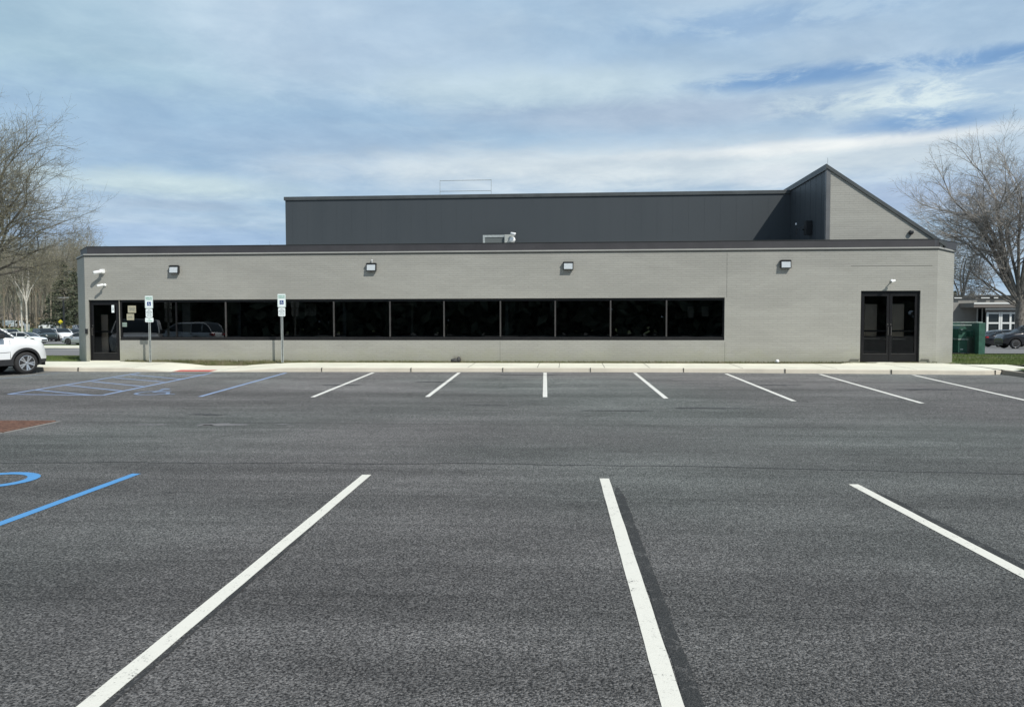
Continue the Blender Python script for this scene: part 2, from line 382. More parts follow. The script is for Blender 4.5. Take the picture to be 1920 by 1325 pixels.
# ------------------------------------------------------------------ mesh builder
class MB:
    def __init__(s): s.v = []; s.f = []; s.uv = None; s.m = []; s.cm = 0
    def add(s, vs, fs):
        o = len(s.v); s.v += [tuple(v) for v in vs]
        for f in fs: s.f.append(tuple(i+o for i in f)); s.m.append(s.cm)
        return s
    def box(s, x0, x1, y0, y1, z0, z1):
        return s.add([(x0, y0, z0), (x1, y0, z0), (x1, y1, z0), (x0, y1, z0), (x0, y0, z1), (x1, y0, z1), (x1, y1, z1), (x0, y1, z1)],
                     [(0, 3, 2, 1), (4, 5, 6, 7), (0, 1, 5, 4), (1, 2, 6, 5), (2, 3, 7, 6), (3, 0, 4, 7)])
    def obox(s, c, ax, ay, az, hx, hy, hz):
        c = Vector(c); vs = []
        for k in (-1, 1):
            for (i, j) in ((-1, -1), (1, -1), (1, 1), (-1, 1)): vs.append(c + ax*hx*i + ay*hy*j + az*hz*k)
        return s.add(vs, [(0, 3, 2, 1), (4, 5, 6, 7), (0, 1, 5, 4), (1, 2, 6, 5), (2, 3, 7, 6), (3, 0, 4, 7)])
    def tube(s, p0, p1, r0, r1=None, n=8, cap=True):
        p0 = Vector(p0); p1 = Vector(p1); r1 = r0 if r1 is None else r1
        d = (p1-p0).normalized(); a = d.orthogonal().normalized(); b = d.cross(a)
        vs = []
        for p, r in ((p0, r0), (p1, r1)):
            for i in range(n):
                t = 2*math.pi*i/n; vs.append(p + a*(r*math.cos(t)) + b*(r*math.sin(t)))
        fs = [(i, (i+1) % n, n+(i+1) % n, n+i) for i in range(n)]
        if cap: fs += [tuple(range(n-1, -1, -1)), tuple(range(n, 2*n))]
        return s.add(vs, fs)
    def path(s, pts, r, n=8):
        for a, b in zip(pts[:-1], pts[1:]): s.tube(a, b, r, r, n)
        return s
    def lathe(s, c, axis, prof, n=24):
        """prof: list of (distance along axis, radius)"""
        c = Vector(c); axis = Vector(axis).normalized(); a = axis.orthogonal().normalized(); b = axis.cross(a); vs = []; fs = []
        for (h, r) in prof:
            for i in range(n):
                t = 2*math.pi*i/n; vs.append(c + axis*h + a*(r*math.cos(t)) + b*(r*math.sin(t)))
        for k in range(len(prof)-1):
            for i in range(n): fs.append((k*n+i, k*n+(i+1) % n, (k+1)*n+(i+1) % n, (k+1)*n+i))
        fs += [tuple(range(n-1, -1, -1)), tuple(range((len(prof)-1)*n, len(prof)*n))]
        return s.add(vs, fs)
    def prism(s, poly, y0, y1):
        """(x, z) outline extruded along y"""
        n = len(poly); vs = [(x, y0, z) for x, z in poly] + [(x, y1, z) for x, z in poly]
        return s.add(vs, [tuple(range(n)), tuple(range(2*n-1, n-1, -1))] + [(i, n+i, n+(i+1) % n, (i+1) % n) for i in range(n)])
    def sheet(s, poly): return s.add(poly, [tuple(range(len(poly)))])
    def build(s, name, m, parent=None, world=False, smooth=False, bevel=0.0, uvwall=False):
        me = bpy.data.meshes.new(name)
        off = Vector((0, 0, 0))
        if world and parent:
            p = parent
            while p: off += p.location; p = p.parent
        me.from_pydata([tuple(Vector(v)-off) for v in s.v] if world and parent else s.v, [], s.f)
        for mm in (m if isinstance(m, (list, tuple)) else [m]): me.materials.append(mm)
        if isinstance(m, (list, tuple)): me.polygons.foreach_set('material_index', s.m)
        if uvwall:
            ul = me.uv_layers.new(name='UV')
            for p in me.polygons:
                n = p.normal
                for li in p.loop_indices:
                    v = s.v[me.loops[li].vertex_index]
                    if abs(n.z) > .7: ul.data[li].uv = (v[0], v[1])
                    else:
                        tx, ty = -n.y, n.x; L = math.hypot(tx, ty) or 1
                        ul.data[li].uv = ((v[0]*tx + v[1]*ty)/L, v[2])
        if smooth: me.polygons.foreach_set('use_smooth', [True]*len(me.polygons))
        me.update()
        o = bpy.data.objects.new(name, me); COL.objects.link(o); o.parent = parent
        if bevel:
            bm_ = o.modifiers.new('bevel', 'BEVEL'); bm_.width = bevel; bm_.segments = 2; bm_.limit_method = 'ANGLE'
        return o
def tag(o, label=None, cat=None, group=None, kind=None):
    if label: o['label'] = label
    if cat: o['category'] = cat
    if group: o['group'] = group
    if kind: o['kind'] = kind
    return o
def empty(name, loc, rz=0.0):
    o = bpy.data.objects.new(name, None); COL.objects.link(o); o.location = loc; o.rotation_euler = (0, 0, rz)
    o.empty_display_size = .2
    return o
def kids(o): return [c for c in bpy.data.objects if c.parent == o]
def copy_tree(o, parent=None):
    c = o.copy(); COL.objects.link(c); c.parent = parent
    for ch in kids(o): copy_tree(ch, c)
    return c
FONT = None
def lettering(name, text, size, m, parent, loc, rot=(R(90), 0, 0), thick=.001, space=1.0, bold=0.0, width=None):
    cu = bpy.data.curves.new(name, 'FONT'); cu.body = text; cu.size = size; cu.align_x = 'CENTER'; cu.align_y = 'CENTER'
    cu.extrude = thick; cu.space_line = space; cu.offset = bold; cu.resolution_u = 2
    tmp = bpy.data.objects.new(name, cu); COL.objects.link(tmp)
    dg = bpy.context.evaluated_depsgraph_get()
    me = bpy.data.meshes.new_from_object(tmp.evaluated_get(dg))
    bpy.data.objects.remove(tmp)
    if width:
        xs = [v.co.x for v in me.vertices]; k = width/max(1e-6, max(xs)-min(xs))
        for v in me.vertices: v.co.x *= k
    me.materials.clear(); me.materials.append(m)
    o = bpy.data.objects.new(name, me); COL.objects.link(o); o.parent = parent; o.location = loc; o.rotation_euler = rot
    return o
def rounded(wd, ht, r, n=5):
    pts = []
    for cx, cz, a0 in ((wd/2-r, ht/2-r, 0), (-wd/2+r, ht/2-r, 90), (-wd/2+r, -ht/2+r, 180), (wd/2-r, -ht/2+r, 270)):
        for i in range(n+1):
            a = R(a0+90*i/n); pts.append((cx+r*math.cos(a), cz+r*math.sin(a)))
    return pts
exec_order = []

# ================================================================== THE GROUND
def grid(xs, ys, zf):
    b = MB(); nx = len(xs); vs = [(x, y, zf(x, y)) for y in ys for x in xs]
    fs = [(j*nx+i, j*nx+i+1, (j+1)*nx+i+1, (j+1)*nx+i) for j in range(len(ys)-1) for i in range(nx-1)]
    return b.add(vs, fs)
def fr(a, b, n): return [a + (b-a)*i/n for i in range(n+1)]
KB = [(-46, 24.05)]                         # foot of the kerb, traced left to right: (x, y)
for px, py in ((60, 695), (150, 696.5), (300, 697), (450, 697.2), (603, 697), (780, 697.2), (943, 697.2), (1107, 697.5), (1280, 698), (1460, 699.5), (1652, 701), (1760, 702), (1833, 703), (1878, 702)):
    p = onz(px, py); KB.append((p.x, p.y))
def kerby(x): return float(np.interp(x, [p[0] for p in KB], [p[1] for p in KB]))
XKR = KB[-1][0]
RMP = [onz(235, 697).x, onz(318, 697).x, onz(395, 697).x, onz(540, 697).x]
def kh(x):                                  # height of the kerb's top above the lot: dips to nothing at the ramp
    return .125*float(np.interp(x, RMP, [1, .05, .05, 1]))
lot = grid(sorted(set(fr(-70, 70, 28))), [-60, -40, -20, -5, 0, 5, 10, 13.6, 14, 18, 22, 24, 26.2], lambda x, y: zlot(y)).build('parking_lot', M_ASPH)
tag(lot, kind='structure')
# land behind the kerb
ys = [24.5, 26, 28, 32, 40, 50, 60, 70, 84, 95, 105, 115, 125, 135, 145, 155, 165, 190, 215, 230, 245, 260, 300, 500, 1500]
land = grid([-900, -400, -220, -160, -120, -90, -70, -50, -30, -15, 0, 15, 30, 40, 60, 90, 130, 200, 400, 900], ys, lambda x, y: zland(x, y) if y > 26.3 else .16).build('ground', M_GRASS)
tag(land, kind='structure')
# the far ground behind the viewer
grid([-900, 900], [-900, -60], lambda x, y: -.03).build('field', M_GRASS)['kind'] = 'structure'
# kerb (front face, top) and pavement
XL0 = -46.0
xs = sorted(set(fr(XL0, XKR, 110) + RMP))
kb = MB(); vs = []
for x in xs:
    y = kerby(x); z0 = zlot(y); h = kh(x)
    vs += [(x, y, z0-.15), (x, y+.02, z0+h-.012), (x, y+.035, z0+h), (x, y+.155, z0+h+.002), (x, y+.155, z0-.15)]
fs = []
for i in range(len(xs)-1):
    for k in range(4): fs.append((i*5+k, (i+1)*5+k, (i+1)*5+k+1, i*5+k+1))
kb.add(vs, fs); kerb = kb.build('kerb', M_KERB); tag(kerb, kind='structure')
jb = MB()
for px in (142, 603, 771, 943, 1107, 1280, 1464, 1652, 1834):
    x = onz(px, 697).x; y = kerby(x); z0 = zlot(y); h = kh(x)
    jb.box(x-.012, x+.012, y-.004, y+.15, z0+.002, z0+h+.004)
jb.build('joint', M_JOINT, kerb)
XD0, XD1 = wx(158), wx(226)                 # pavement meets the wall along the left door
XR0, XR1 = wx(1600), wx(1742)
def yback(x):
    b = onz(960, 681.5, lambda X, Y: .345).y
    return float(np.interp(x, [-60, XD1+.1, XD1+.9, 60], [D-.02, D-.02, b, b]))
def pz(x, t):                               # top of pavement: t 0 at kerb, 1 at back edge
    z0 = zlot(kerby(x)) + kh(x) + .002
    lo = float(np.interp(x, [RMP[0]-1.2, RMP[1], RMP[2], RMP[3]+.4], [0, 1, 1, 0]))
    return z0 + t*((.365 - z0)*(1-lo) + lo*.05)
vs = []; fs = []; NT_ = 6
for x in xs:
    y0 = kerby(x)+.155; y1 = yback(x)
    for k in range(NT_+1): vs.append((x, y0+(y1-y0)*k/NT_, pz(x, k/NT_)))
    vs.append((x, y1+.004, -.1))
for i in range(len(xs)-1):
    for k in range(NT_+1): fs.append((i*(NT_+2)+k, (i+1)*(NT_+2)+k, (i+1)*(NT_+2)+k+1, i*(NT_+2)+k+1))
pav = MB().add(vs, fs).build('pavement', M_CONC); tag(pav, kind='structure')
jb = MB()
for px, skew in ((410, 1.1), (876, 1.0), (1007, .1), (1048, .1), (1134, -1.0), (1218, -1.3), (1390, .0), (1560, 0), (1700, .0), (240, .2)):
    x = onz(px, 697).x; n = 8
    for k in range(n):
        xa, xb = x, x; ya = kerby(xa)+.16; yb_ = yback(xb)-.01
        p0 = Vector((x, ya+(yb_-ya)*k/n, pz(x, k/n)+.0035)); p1 = Vector((x, ya+(yb_-ya)*(k+1)/n, pz(x, (k+1)/n)+.0035))
        jb.sheet([p0+Vector((-.007, 0, 0)), p0+Vector((.007, 0, 0)), p1+Vector((.007, 0, 0)), p1+Vector((-.007, 0, 0))])
jb.build('joint', M_JOINT, pav)
# door apron on the right
apr = MB(); xa, xb = XR0, XR1; yb_ = yback(0)
apr.add([(xa-.5, yb_-.01, .372), (xb+.5, yb_-.01, .372), (xb, D+.02, .392), (xa, D+.02, .392), (xa-.5, yb_-.01, .2), (xb+.5, yb_-.01, .2), (xb, D+.02, .2), (xa, D+.02, .2)],
        [(0, 1, 2, 3), (4, 5, 1, 0), (5, 6, 2, 1), (7, 4, 0, 3)])
apr.build('apron', M_CONC, pav)
# red tactile pad on the ramp
a = onz(323, 695.6).x; b_ = onz(386, 695.6).x; c_ = onz(348, 695.6).x
rp = MB(); X0, X1 = RMP[1]+.05, RMP[2]-.05; yk = kerby(X0)+.02
zt = lambda x, y: (zlot(kerby(x)) + kh(x) + .007) if y <= kerby(x)+.155 else pz(x, (y-kerby(x)-.155)/(yback(x)-kerby(x)-.155)) + .006
n = 5
for i in range(n):
    xa = X0+(X1-X0)*i/n; xb = X0+(X1-X0)*(i+1)/n
    for (ya, yb2) in ((.04, .155), (.155, .62)):
        rp.sheet([(xa, kerby(xa)+ya, zt(xa, kerby(xa)+ya)), (xb, kerby(xb)+ya, zt(xb, kerby(xb)+ya)), (xb, kerby(xb)+yb2, zt(xb, kerby(xb)+yb2)), (xa, kerby(xa)+yb2, zt(xa, kerby(xa)+yb2))])
for i in range(9):
    for j in range(5):
        x = X0+(X1-X0)*(i+.5)/9; y = kerby(x)+.09+j*.11; z = zt(x, y)
        rp.lathe((x, y, z-.002), (0, 0, 1), [(0, .03), (.006, .018)], 8)
rp.build('tactile_pad', M_RED, pav)
# strip of soil and grass between the pavement and the wall
vs = []; fs = []; xg = fr(XD1+.12, 34, 150)
for x in xg:
    y0 = yback(x)-.03; y1 = D+.02 if x < wx(1757) else D+8
    lowz = pz(x, 1)-.03
    for k in range(5):
        t = k/4; z = lowz + (0.40 - lowz)*min(1, t*1.15) + .012*math.sin(x*3.1+k)
        if x > wx(1757): z = lowz + t*(zland(x, y1)-lowz+.02)
        vs.append((x, y0+(y1-y0)*t, z))
for i in range(len(xg)-1):
    for k in range(4): fs.append((i*5+k, (i+1)*5+k, (i+1)*5+k+1, i*5+k+1))
lawn = MB().add(vs, fs).build('lawn', mat('thin lawn and soil', fn=lambda t, b: t.put(b.inputs['Base Color'], t.mix(t.ramp(t.noise(worldco(t), 3, 5, .7), .42, .60), (.085, .095, .035), (.15, .125, .085))))); tag(lawn, kind='structure')
# the right end of the kerb bends out towards the viewer round a planted island
c0 = Vector((XKR, kerby(XKR), 0))
isl = [(1878, 702), (1893, 704), (1905, 705.5), (1930, 708.5), (1990, 714), (2120, 724)]
P0 = [onz(*q) for q in isl]
k2 = MB(); vs = []; fs = []
for i, p in enumerate(P0):
    q = P0[min(i+1, len(P0)-1)] - P0[max(i-1, 0)]; nrm = Vector((-q.y, q.x, 0)).normalized()
    z0 = zlot(p.y); h = .13
    for (o_, z) in ((0, z0-.15), (.02, z0+h-.01), (.035, z0+h), (.16, z0+h+.002), (.16, z0-.1)):
        v = p + nrm*o_; vs.append((v.x, v.y, z))
for i in range(len(P0)-1):
    for k in range(4): fs.append((i*5+k, (i+1)*5+k, (i+1)*5+k+1, i*5+k+1))
k2.add(vs, fs).build('kerb_return', mat('weathered kerb', fn=f_concrete((.30, .265, .21))), kerb)
pg = []
for p in P0: pg.append((p.x, p.y, zlot(p.y)+.105))
far = [(P0[-1].x+.5, kerby(XKR)+.1, .30), (XKR+.2, kerby(XKR)+.1, .30)]
k3 = MB()
q0 = onz(1902, 690, lambda x, y: .33); q1 = onz(1990, 690, lambda x, y: .33)
inner = []
for i, p in enumerate(P0):
    q = P0[min(i+1, len(P0)-1)] - P0[max(i-1, 0)]; nrm = Vector((-q.y, q.x, 0)).normalized(); v = p + nrm*.15
    inner.append((v.x, v.y, zlot(p.y)+.128))
top = [(P0[i].x + .1, yback(0)-.02, .352) for i in range(len(P0))]
for i in range(len(P0)-1): k3.sheet([inner[i], inner[i+1], top[i+1], top[i]])
k3.build('pavement_corner', M_CONC, pav)
g0 = [onz(1903, 692.5, lambda x, y: .345), onz(1930, 691, lambda x, y: .345), onz(2100, 691, lambda x, y: .345), onz(2100, 706, lambda x, y: .345), onz(1935, 697.5, lambda x, y: .345)]
MB().sheet([(p.x, p.y, .362) for p in g0]).build('planting_bed', M_GRASS, lawn)
# roads and far lots
def strip(name, m, x0, x1, y0, y1, lift=.03, ny=6, nx=12, parent=None):
    return grid(fr(x0, x1, nx), sorted(set(fr(y0, y1, ny) + [q for q in ys if y0 < q < y1])), lambda x, y: zland(x, y)+lift).build(name, m, parent)
yr0 = onz(110, 667.5, zland).y; yr1 = onz(110, 653.5, zland).y
yk0 = onz(110, 653.5, zland).y; yk1 = onz(110, 650, zland).y; yg1 = onz(110, 645.5, zland).y
road = strip('road', M_ROAD, -120, -17.8, yr0, yr1); tag(road, kind='structure')
tag(strip('far_kerb', M_CONC, -120, -17.8, yk0, yk1, .12), kind='structure')
MB().box(-120, -17.8, yk0-.05, yk0, zland(-50, yk0)-.3, zland(-50, yk0)+.118).build('kerb_face', M_CONC, bpy.data.objects['far_kerb'])
tag(strip('far_parking_lot', M_ROAD, -160, -17.8, yg1, 128, .04, 10), kind='structure')
p0 = onz(118, 657.5, zland); MB().sheet([(p0.x-1.2, p0.y, p0.z+.04), (p0.x+2.6, p0.y, p0.z+.04), (p0.x+2.6, p0.y+.35, p0.z+.035), (p0.x-1.2, p0.y+.35, p0.z+.035)]).build('lane_marking', M_WHITE2, road)
yq = onz(1890, 664, zland).y
tag(strip('side_parking_lot', M_ROAD, 19.5, 120, yq, 92, .04, 10), kind='structure')

# ---- markings on the lot
def line(a, b, wd, m, name='painted_line', lift=.004, lab=None):
    a = Vector(a); b = Vector(b); d = (b-a).normalized(); n = Vector((-d.y, d.x, 0)).normalized()*wd/2
    s = MB(); N = max(1, int((b-a).length/.22)); rw = random.Random(int(abs(a.x)*97+abs(b.y)*31)); jit = .10 if m is M_SEAL else .035; J = [(1+rw.uniform(-jit, jit), 1+rw.uniform(-jit, jit)*(2.2 if m is M_SEAL else 1)) for _ in range(N+1)]
    if m is M_SEAL: J[0] = (.25, .2); J[1] = (.7, .6)
    for i in range(N):
        p = a+(b-a)*i/N; q = a+(b-a)*(i+1)/N
        p = Vector((p.x, p.y, zlot(p.y)+lift)); q = Vector((q.x, q.y, zlot(q.y)+lift))
        s.sheet([p+n*J[i][0], p-n*J[i][1], q-n*J[i+1][1], q+n*J[i+1][0]])
    o = s.build(name, m, lot)
    if lab: o['label'] = lab
    return o
near = [((688, 890), (165, 1325)), ((1133, 897), (1262, 1325)), ((1600, 908), (1920, 1077))]
NDIR = None
def ext(a, b, extra):
    A = onz(*a); B = onz(*b); d = (B-A).normalized(); return A, B + d*extra, d
for i, (a, b) in enumerate(near):
    A, B, d = ext(a, b, [3.0, 2.2, 4.0][i]); line(A, B, .108, M_WHITE, 'parking_line')
    n = Vector((-d.y, d.x, 0)).normalized()
    if n.x < 0: n = -n
    off = [.070, .105, .100][i]; wd = [.038, .092, .085][i]; st = [2.2, .45, .35][i]
    line(A + d*st + n*off, B + n*(off + [.02, .0, .0][i]), wd, M_SEAL, 'blacked_out_line', .003, 'black coating over an old line')
A, B, d = ext((256, 888), (0, 982), 3.0); line(A, B, .105, M_BLUE, 'blue_parking_line')
far = [((700, 698.5), (586, 744.5)), ((861, 698.5), (801, 744)), ((1022, 698.5), (1022, 744.5)), ((1190, 699), (1249, 747)), ((1361, 700.5), (1489, 752)), ((1537, 701.5), (1729, 756)), ((1712, 703), (1925, 751))]
for a, b in far:
    A = onz(*a); B = onz(*b); A.y = min(A.y, kerby(A.x)-.02); line(A, B, .105, M_WHITE2, 'parking_line')
fb = [((536, 699), (375, 743.5)), ((396, 699.5), (192, 741)), ((262, 699), (16, 739)), ((110, 699), (-120, 722))]
for a, b in fb[:3]: line(onz(*a), onz(*b), .10, M_BLUE2 if a[0] != 536 else M_BLUE2, 'blue_parking_line')
line(onz(*fb[3][0]), onz(*fb[3][1]), .08, mat('very faded blue', fn=f_paint((.15, .22, .30), .54, (.10, .105, .11))), 'blue_parking_line')
line(onz(16, 739), onz(192, 741), .10, M_BLUE2, 'hatch_line')
L0, L1 = onz(262, 699), onz(16, 739); R0, R1 = onz(396, 699.5), onz(192, 741)
for (a, b) in (((66, 731), (175, 741.0)), ((124, 722), (230, 733)), ((172, 715), (272, 725)), ((216, 708.5), (308, 716)), ((246, 702.5), (344, 711)), ((320, 700.5), (385, 703.5))):
    line(onz(*a), onz(*b), .09, M_BLUE2, 'hatch_line')
# access symbol: seated figure with wheel, drawn as strokes in a unit box (x right, y up)
def access(cx, cy, ang, size, m, thick=.1):
    arc = [(0.02+.34*math.cos(R(t)), -.12+.34*math.sin(R(t))) for t in range(118, 385-20, 12)]
    strokes = [arc, [(-.10, .46), (-.06, .02), (.26, .02), (.44, -.34), (.56, -.30)], [(-.08, .22), (.20, .22)]]
    s = MB(); c, sn = math.cos(ang), math.sin(ang)
    def tr(p): x = p[0]*size; y = p[1]*size; return Vector((cx + x*c - y*sn, cy + x*sn + y*c, 0))
    for st in strokes:
        for a, b in zip(st[:-1], st[1:]):
            A, B = tr(a), tr(b); d = (B-A).normalized(); n = Vector((-d.y, d.x, 0))*thick/2; A -= d*thick*.2; B += d*thick*.2
            q = [A+n, A-n, B-n, B+n]
            s.sheet([Vector((p.x, p.y, zlot(p.y)+.0045+.0002*(len(s.f) % 7))) for p in q])
    hd = [tr((-.12+.10*math.cos(R(t)), .62+.10*math.sin(R(t)))) for t in range(0, 360, 20)]
    s.sheet([Vector((p.x, p.y, zlot(p.y)+.005)) for p in hd])
    return s.build('access_symbol', m, lot)
p = onz(292, 735.5); access(p.x, p.y, .0, 1.15, mat('worn blue paint', fn=f_paint((.22, .30, .44), .525, (.12, .13, .15))), .085)
p = onz(-25, 905); access(p.x-.0, p.y, R(180), 1.15, M_BLUE, .13)
# seam and patches in the asphalt
sm = MB(); pts = [(-200, 866), (60, 868), (250, 866), (420, 869), (560, 867), (700, 870), (880, 868), (1060, 872), (1300, 874), (1500, 879), (1700, 884), (1990, 890)]
for a, b in zip(pts[:-1], pts[1:]):
    A, B = onz(*a), onz(*b); n = max(2, int((B-A).length/.25)); pr = A
    for i in range(1, n+1):
        q = A+(B-A)*i/n; q.y += .02*math.sin(q.x*7.3)+.012*math.sin(q.x*17.1)
        wd = .008+.006*abs(math.sin(q.x*5.7)); sm.sheet([(pr.x, pr.y-wd, .0035), (q.x, q.y-wd, .0035), (q.x, q.y+wd, .0035), (pr.x, pr.y+wd, .0035)]); pr = q
sm.build('pavement_seam', M_SEAM, lot)
pm = MB(); rnd = random.Random(4)
for px, py, L, H in ((425, 796, .55, .05), (285, 796, .35, .03), (384, 797, .2, .03), (530, 795, .12, .02), (1600, 735, .3, .03), (545, 798, .1, .02)):
    p = onz(px, py); N = 26
    pm.sheet([(p.x+L*math.cos(2*math.pi*i/N)*(.6+.4*rnd.random()), p.y+H*4*math.sin(2*math.pi*i/N)*(.4+.6*rnd.random()), zlot(p.y)+.0035) for i in range(N)])
pm.build('worn_patch', mat('worn patch', fn=f_paint((.20, .195, .19), .5, (.09, .09, .09))), lot)
# dark scuffs across the bays
pm = MB()
for px, py, L, H in ((385, 777, .5, .03), (820, 716, .7, .05), (1000, 703, 1.4, .05), (1330, 765, 1.2, .03), (640, 722, .8, .05), (1450, 722, .9, .04), (1750, 730, 1.1, .05), (1150, 770, .9, .02), (920, 760, .7, .02)):
    p = onz(px, py); N = 30
    pm.sheet([(p.x+L*math.cos(2*math.pi*i/N)*(.5+.5*rnd.random()), p.y+H*4*math.sin(2*math.pi*i/N)*(.3+.7*rnd.random()), zlot(p.y)+.0032) for i in range(N)])
pm.build('tyre_scuff', mat('scuff', fn=f_paint((.040, .040, .042), .47, (.075, .074, .074))), lot)

# drain grate at the left edge
A = onz(95, 791); gd = (onz(0, 810.5)-A).normalized(); gx = Vector((gd.y, -gd.x, 0)); gx = gx if gx.x < 0 else -gx
gr = empty('drain_grate', (A.x, A.y, 0)); tag(gr, 'rusty iron drain grate set in the asphalt at the left edge', 'drain grate')
L = 1.25; W_ = 1.35
def gp(u, v, z): p = gx*u + gd*v; return Vector((p.x, p.y, z))
s = MB(); s.sheet([gp(0, 0, .006), gp(W_, 0, .006), gp(W_, L, .006), gp(0, L, .006)]); s.build('pit', M_PIT, gr)
s = MB()
for k in range(18):
    v = L*(k+.5)/18; c = gp(W_/2, v, .016); s.obox(c, gx, gd, Vector((0, 0, 1)), W_/2, .017, .008)
for k in range(1, 8):
    c = gp(W_*k/8, L/2, .014); s.obox(c, gx, gd, Vector((0, 0, 1)), .010, L/2, .006)
s.build('grating', M_RUST, gr)
s = MB()
for (u, v, hu, hv) in ((W_/2, -.03, W_/2+.06, .03), (W_/2, L+.03, W_/2+.06, .03), (-.03, L/2, .03, L/2), (W_+.03, L/2, .03, L/2)):
    s.obox(gp(u, v, .010), gx, gd, Vector((0, 0, 1)), hu, hv, .012)
s.build('frame', M_RUST, gr)
s = MB()
for (u, v, hu, hv) in ((-.10, L/2, .035, L/2+.1), (W_/2, L+.10, W_/2+.1, .04)): s.obox(gp(u, v, .002), gx, gd, Vector((0, 0, 1)), hu, hv, .004)
s.build('mortar_edge', mat('mortar edge', fn=f_concrete((.24, .23, .21))), gr)

# ================================================================== THE BUILDING
ZTOP = 0.5*(wz(156, 481) + wz(1761, 464.3))     # drip line at the top of the brick
XL, XR = wx(160.5), wx(1756)
CHL = (at(1789.5, 471.5, D+1.45).x - XR, 1.45)   # right chamfer (dx, dy)
bld = empty('office_building', (0, D, 0)); tag(bld, 'long low grey painted brick office with ribbon window and dark metal upper storey', 'building')
TH = .22; DEPTH = 24.0
ZB = .05
# openings (x0, x1, z0, z1)
LD = (wx(166.5), wx(223.5), FLOOR, wz(200, 563.5))
ZWT = .5*(wz(215, 563.2)+wz(1359, 556.8)); ZWB = .5*(wz(225, 637.7)+wz(1357, 637.9))
RW = (LD[1], wx(1358.5), ZWB, ZWT)
RD = (wx(1613.5), wx(1725), FLOOR-.005, wz(1670, 545))
LD = (LD[0], LD[1], FLOOR, ZWT)
def holed(b, x0, x1, z0, z1, holes, y, th):
    X = sorted({x0, x1, *[h[0] for h in holes], *[h[1] for h in holes]}); Z = sorted({z0, z1, *[h[2] for h in holes], *[h[3] for h in holes]})
    def inside(cx, cz): return any(h[0] < cx < h[1] and h[2] < cz < h[3] for h in holes)
    for i in range(len(X)-1):
        for j in range(len(Z)-1):
            a, c, e, f = X[i], X[i+1], Z[j], Z[j+1]
            if inside((a+c)/2, (e+f)/2): continue
            b.sheet([(a, y, e), (c, y, e), (c, y, f), (a, y, f)]); b.sheet([(c, y+th, e), (a, y+th, e), (a, y+th, f), (c, y+th, f)])
            # reveals
            if i > 0 and inside((X[i-1]+a)/2, (e+f)/2): b.sheet([(a, y, f), (a, y+th, f), (a, y+th, e), (a, y, e)])
            if i < len(X)-2 and inside((X[i+2]+c)/2, (e+f)/2): b.sheet([(c, y, e), (c, y+th, e), (c, y+th, f), (c, y, f)])
            if j > 0 and inside((a+c)/2, (Z[j-1]+e)/2): b.sheet([(a, y, e), (a, y+th, e), (c, y+th, e), (c, y, e)])
            if j < len(Z)-2 and inside((a+c)/2, (Z[j+2]+f)/2): b.sheet([(c, y, f), (c, y+th, f), (a, y+th, f), (a, y, f)])
fw = MB(); holed(fw, XL, XR, ZB, ZTOP, [(LD[0], LD[1], ZB+.001, LD[3]), (RW[0]+1e-4, RW[1], RW[2], RW[3]), (RD[0], RD[1], ZB+.001, RD[3])], D, TH)
# sills under the doors
xlc = wx(147.5) - XL; LCY = 1.45; xlc = at(144.5, 487.5, D+LCY).x - XL
plan = [(XL, D), (XL+xlc, D+LCY), (XL+xlc, D+DEPTH), (XR+CHL[0], D+DEPTH), (XR+CHL[0], D+CHL[1]), (XR, D)]
for (a, b) in zip(plan[:-1], plan[1:]):
    fw.sheet([(b[0], b[1], ZB), (a[0], a[1], ZB), (a[0], a[1], ZTOP), (b[0], b[1], ZTOP)])
# inner faces of the side walls so the room is closed
fw.build('wall', M_BRICK, bld, True, uvwall=True)
for (a, c) in ((LD[0], LD[1]), (RD[0], RD[1])):
    MB().box(a, c, D-.01, D+.20, .2, FLOOR-.004).build('threshold', M_CONC, bld, True)
# expansion joints in the brick
ej = MB()
for px, z0, z1 in ((937.5, ZB, ZWB-.02), (1359.5, ZB, ZWB-.06), (1362, ZWT, ZTOP-.03)):
    x = wx(px); MB().box(x-.006, x+.006, D-.002, D+.004, z0, z1).build('expansion_joint', mat('joint sealant', (.16, .16, .145), .8), bld, True)
z = wz(1670, 498.5); ej.box(wx(1594), wx(1746), D-.003, D+.004, z-.010, z+.010)
ej.build('expansion_joint', mat('joint sealant', (.16, .16, .145), .8), bld, True)

def band(plan_, z0, z1, out, th, name, m, uv=False, close_back=False):
    """a strip of metal running round the front of the building, 'out' metres proud of the plan line"""
    pts = []
    n = len(plan_)
    for i, p in enumerate(plan_):
        p = Vector((p[0], p[1], 0))
        def nn(a, b): d = (Vector((b[0], b[1], 0))-Vector((a[0], a[1], 0))).normalized(); return Vector((d.y, -d.x, 0))
        if i == 0: nv = nn(plan_[0], plan_[1])
        elif i == n-1: nv = nn(plan_[-2], plan_[-1])
        else:
            n1 = nn(plan_[i-1], p); n2 = nn(p, plan_[i+1]); nv = (n1+n2).normalized(); nv = nv/max(.3, nv.dot(n1))
        pts.append((p, nv))
    b = MB(); vs = []
    for p, nv in pts:
        o = p + nv*out; q = p + nv*(out-th)
        vs += [(o.x, o.y, z0), (o.x, o.y, z1), (q.x, q.y, z1), (q.x, q.y, z0)]
    fs = []
    for i in range(n-1):
        for k in range(4): fs.append((i*4+k, i*4+(k+1) % 4, (i+1)*4+(k+1) % 4, (i+1)*4+k))
    fs += [(3, 2, 1, 0), ((n-1)*4, (n-1)*4+1, (n-1)*4+2, (n-1)*4+3)]
    b.add(vs, fs); return b.build(name, m, bld, True)
front = [(XL+xlc, D+DEPTH), (XL+xlc, D+LCY), (XL, D), (XR, D), (XR+CHL[0], D+CHL[1]), (XR+CHL[0], D+DEPTH)]
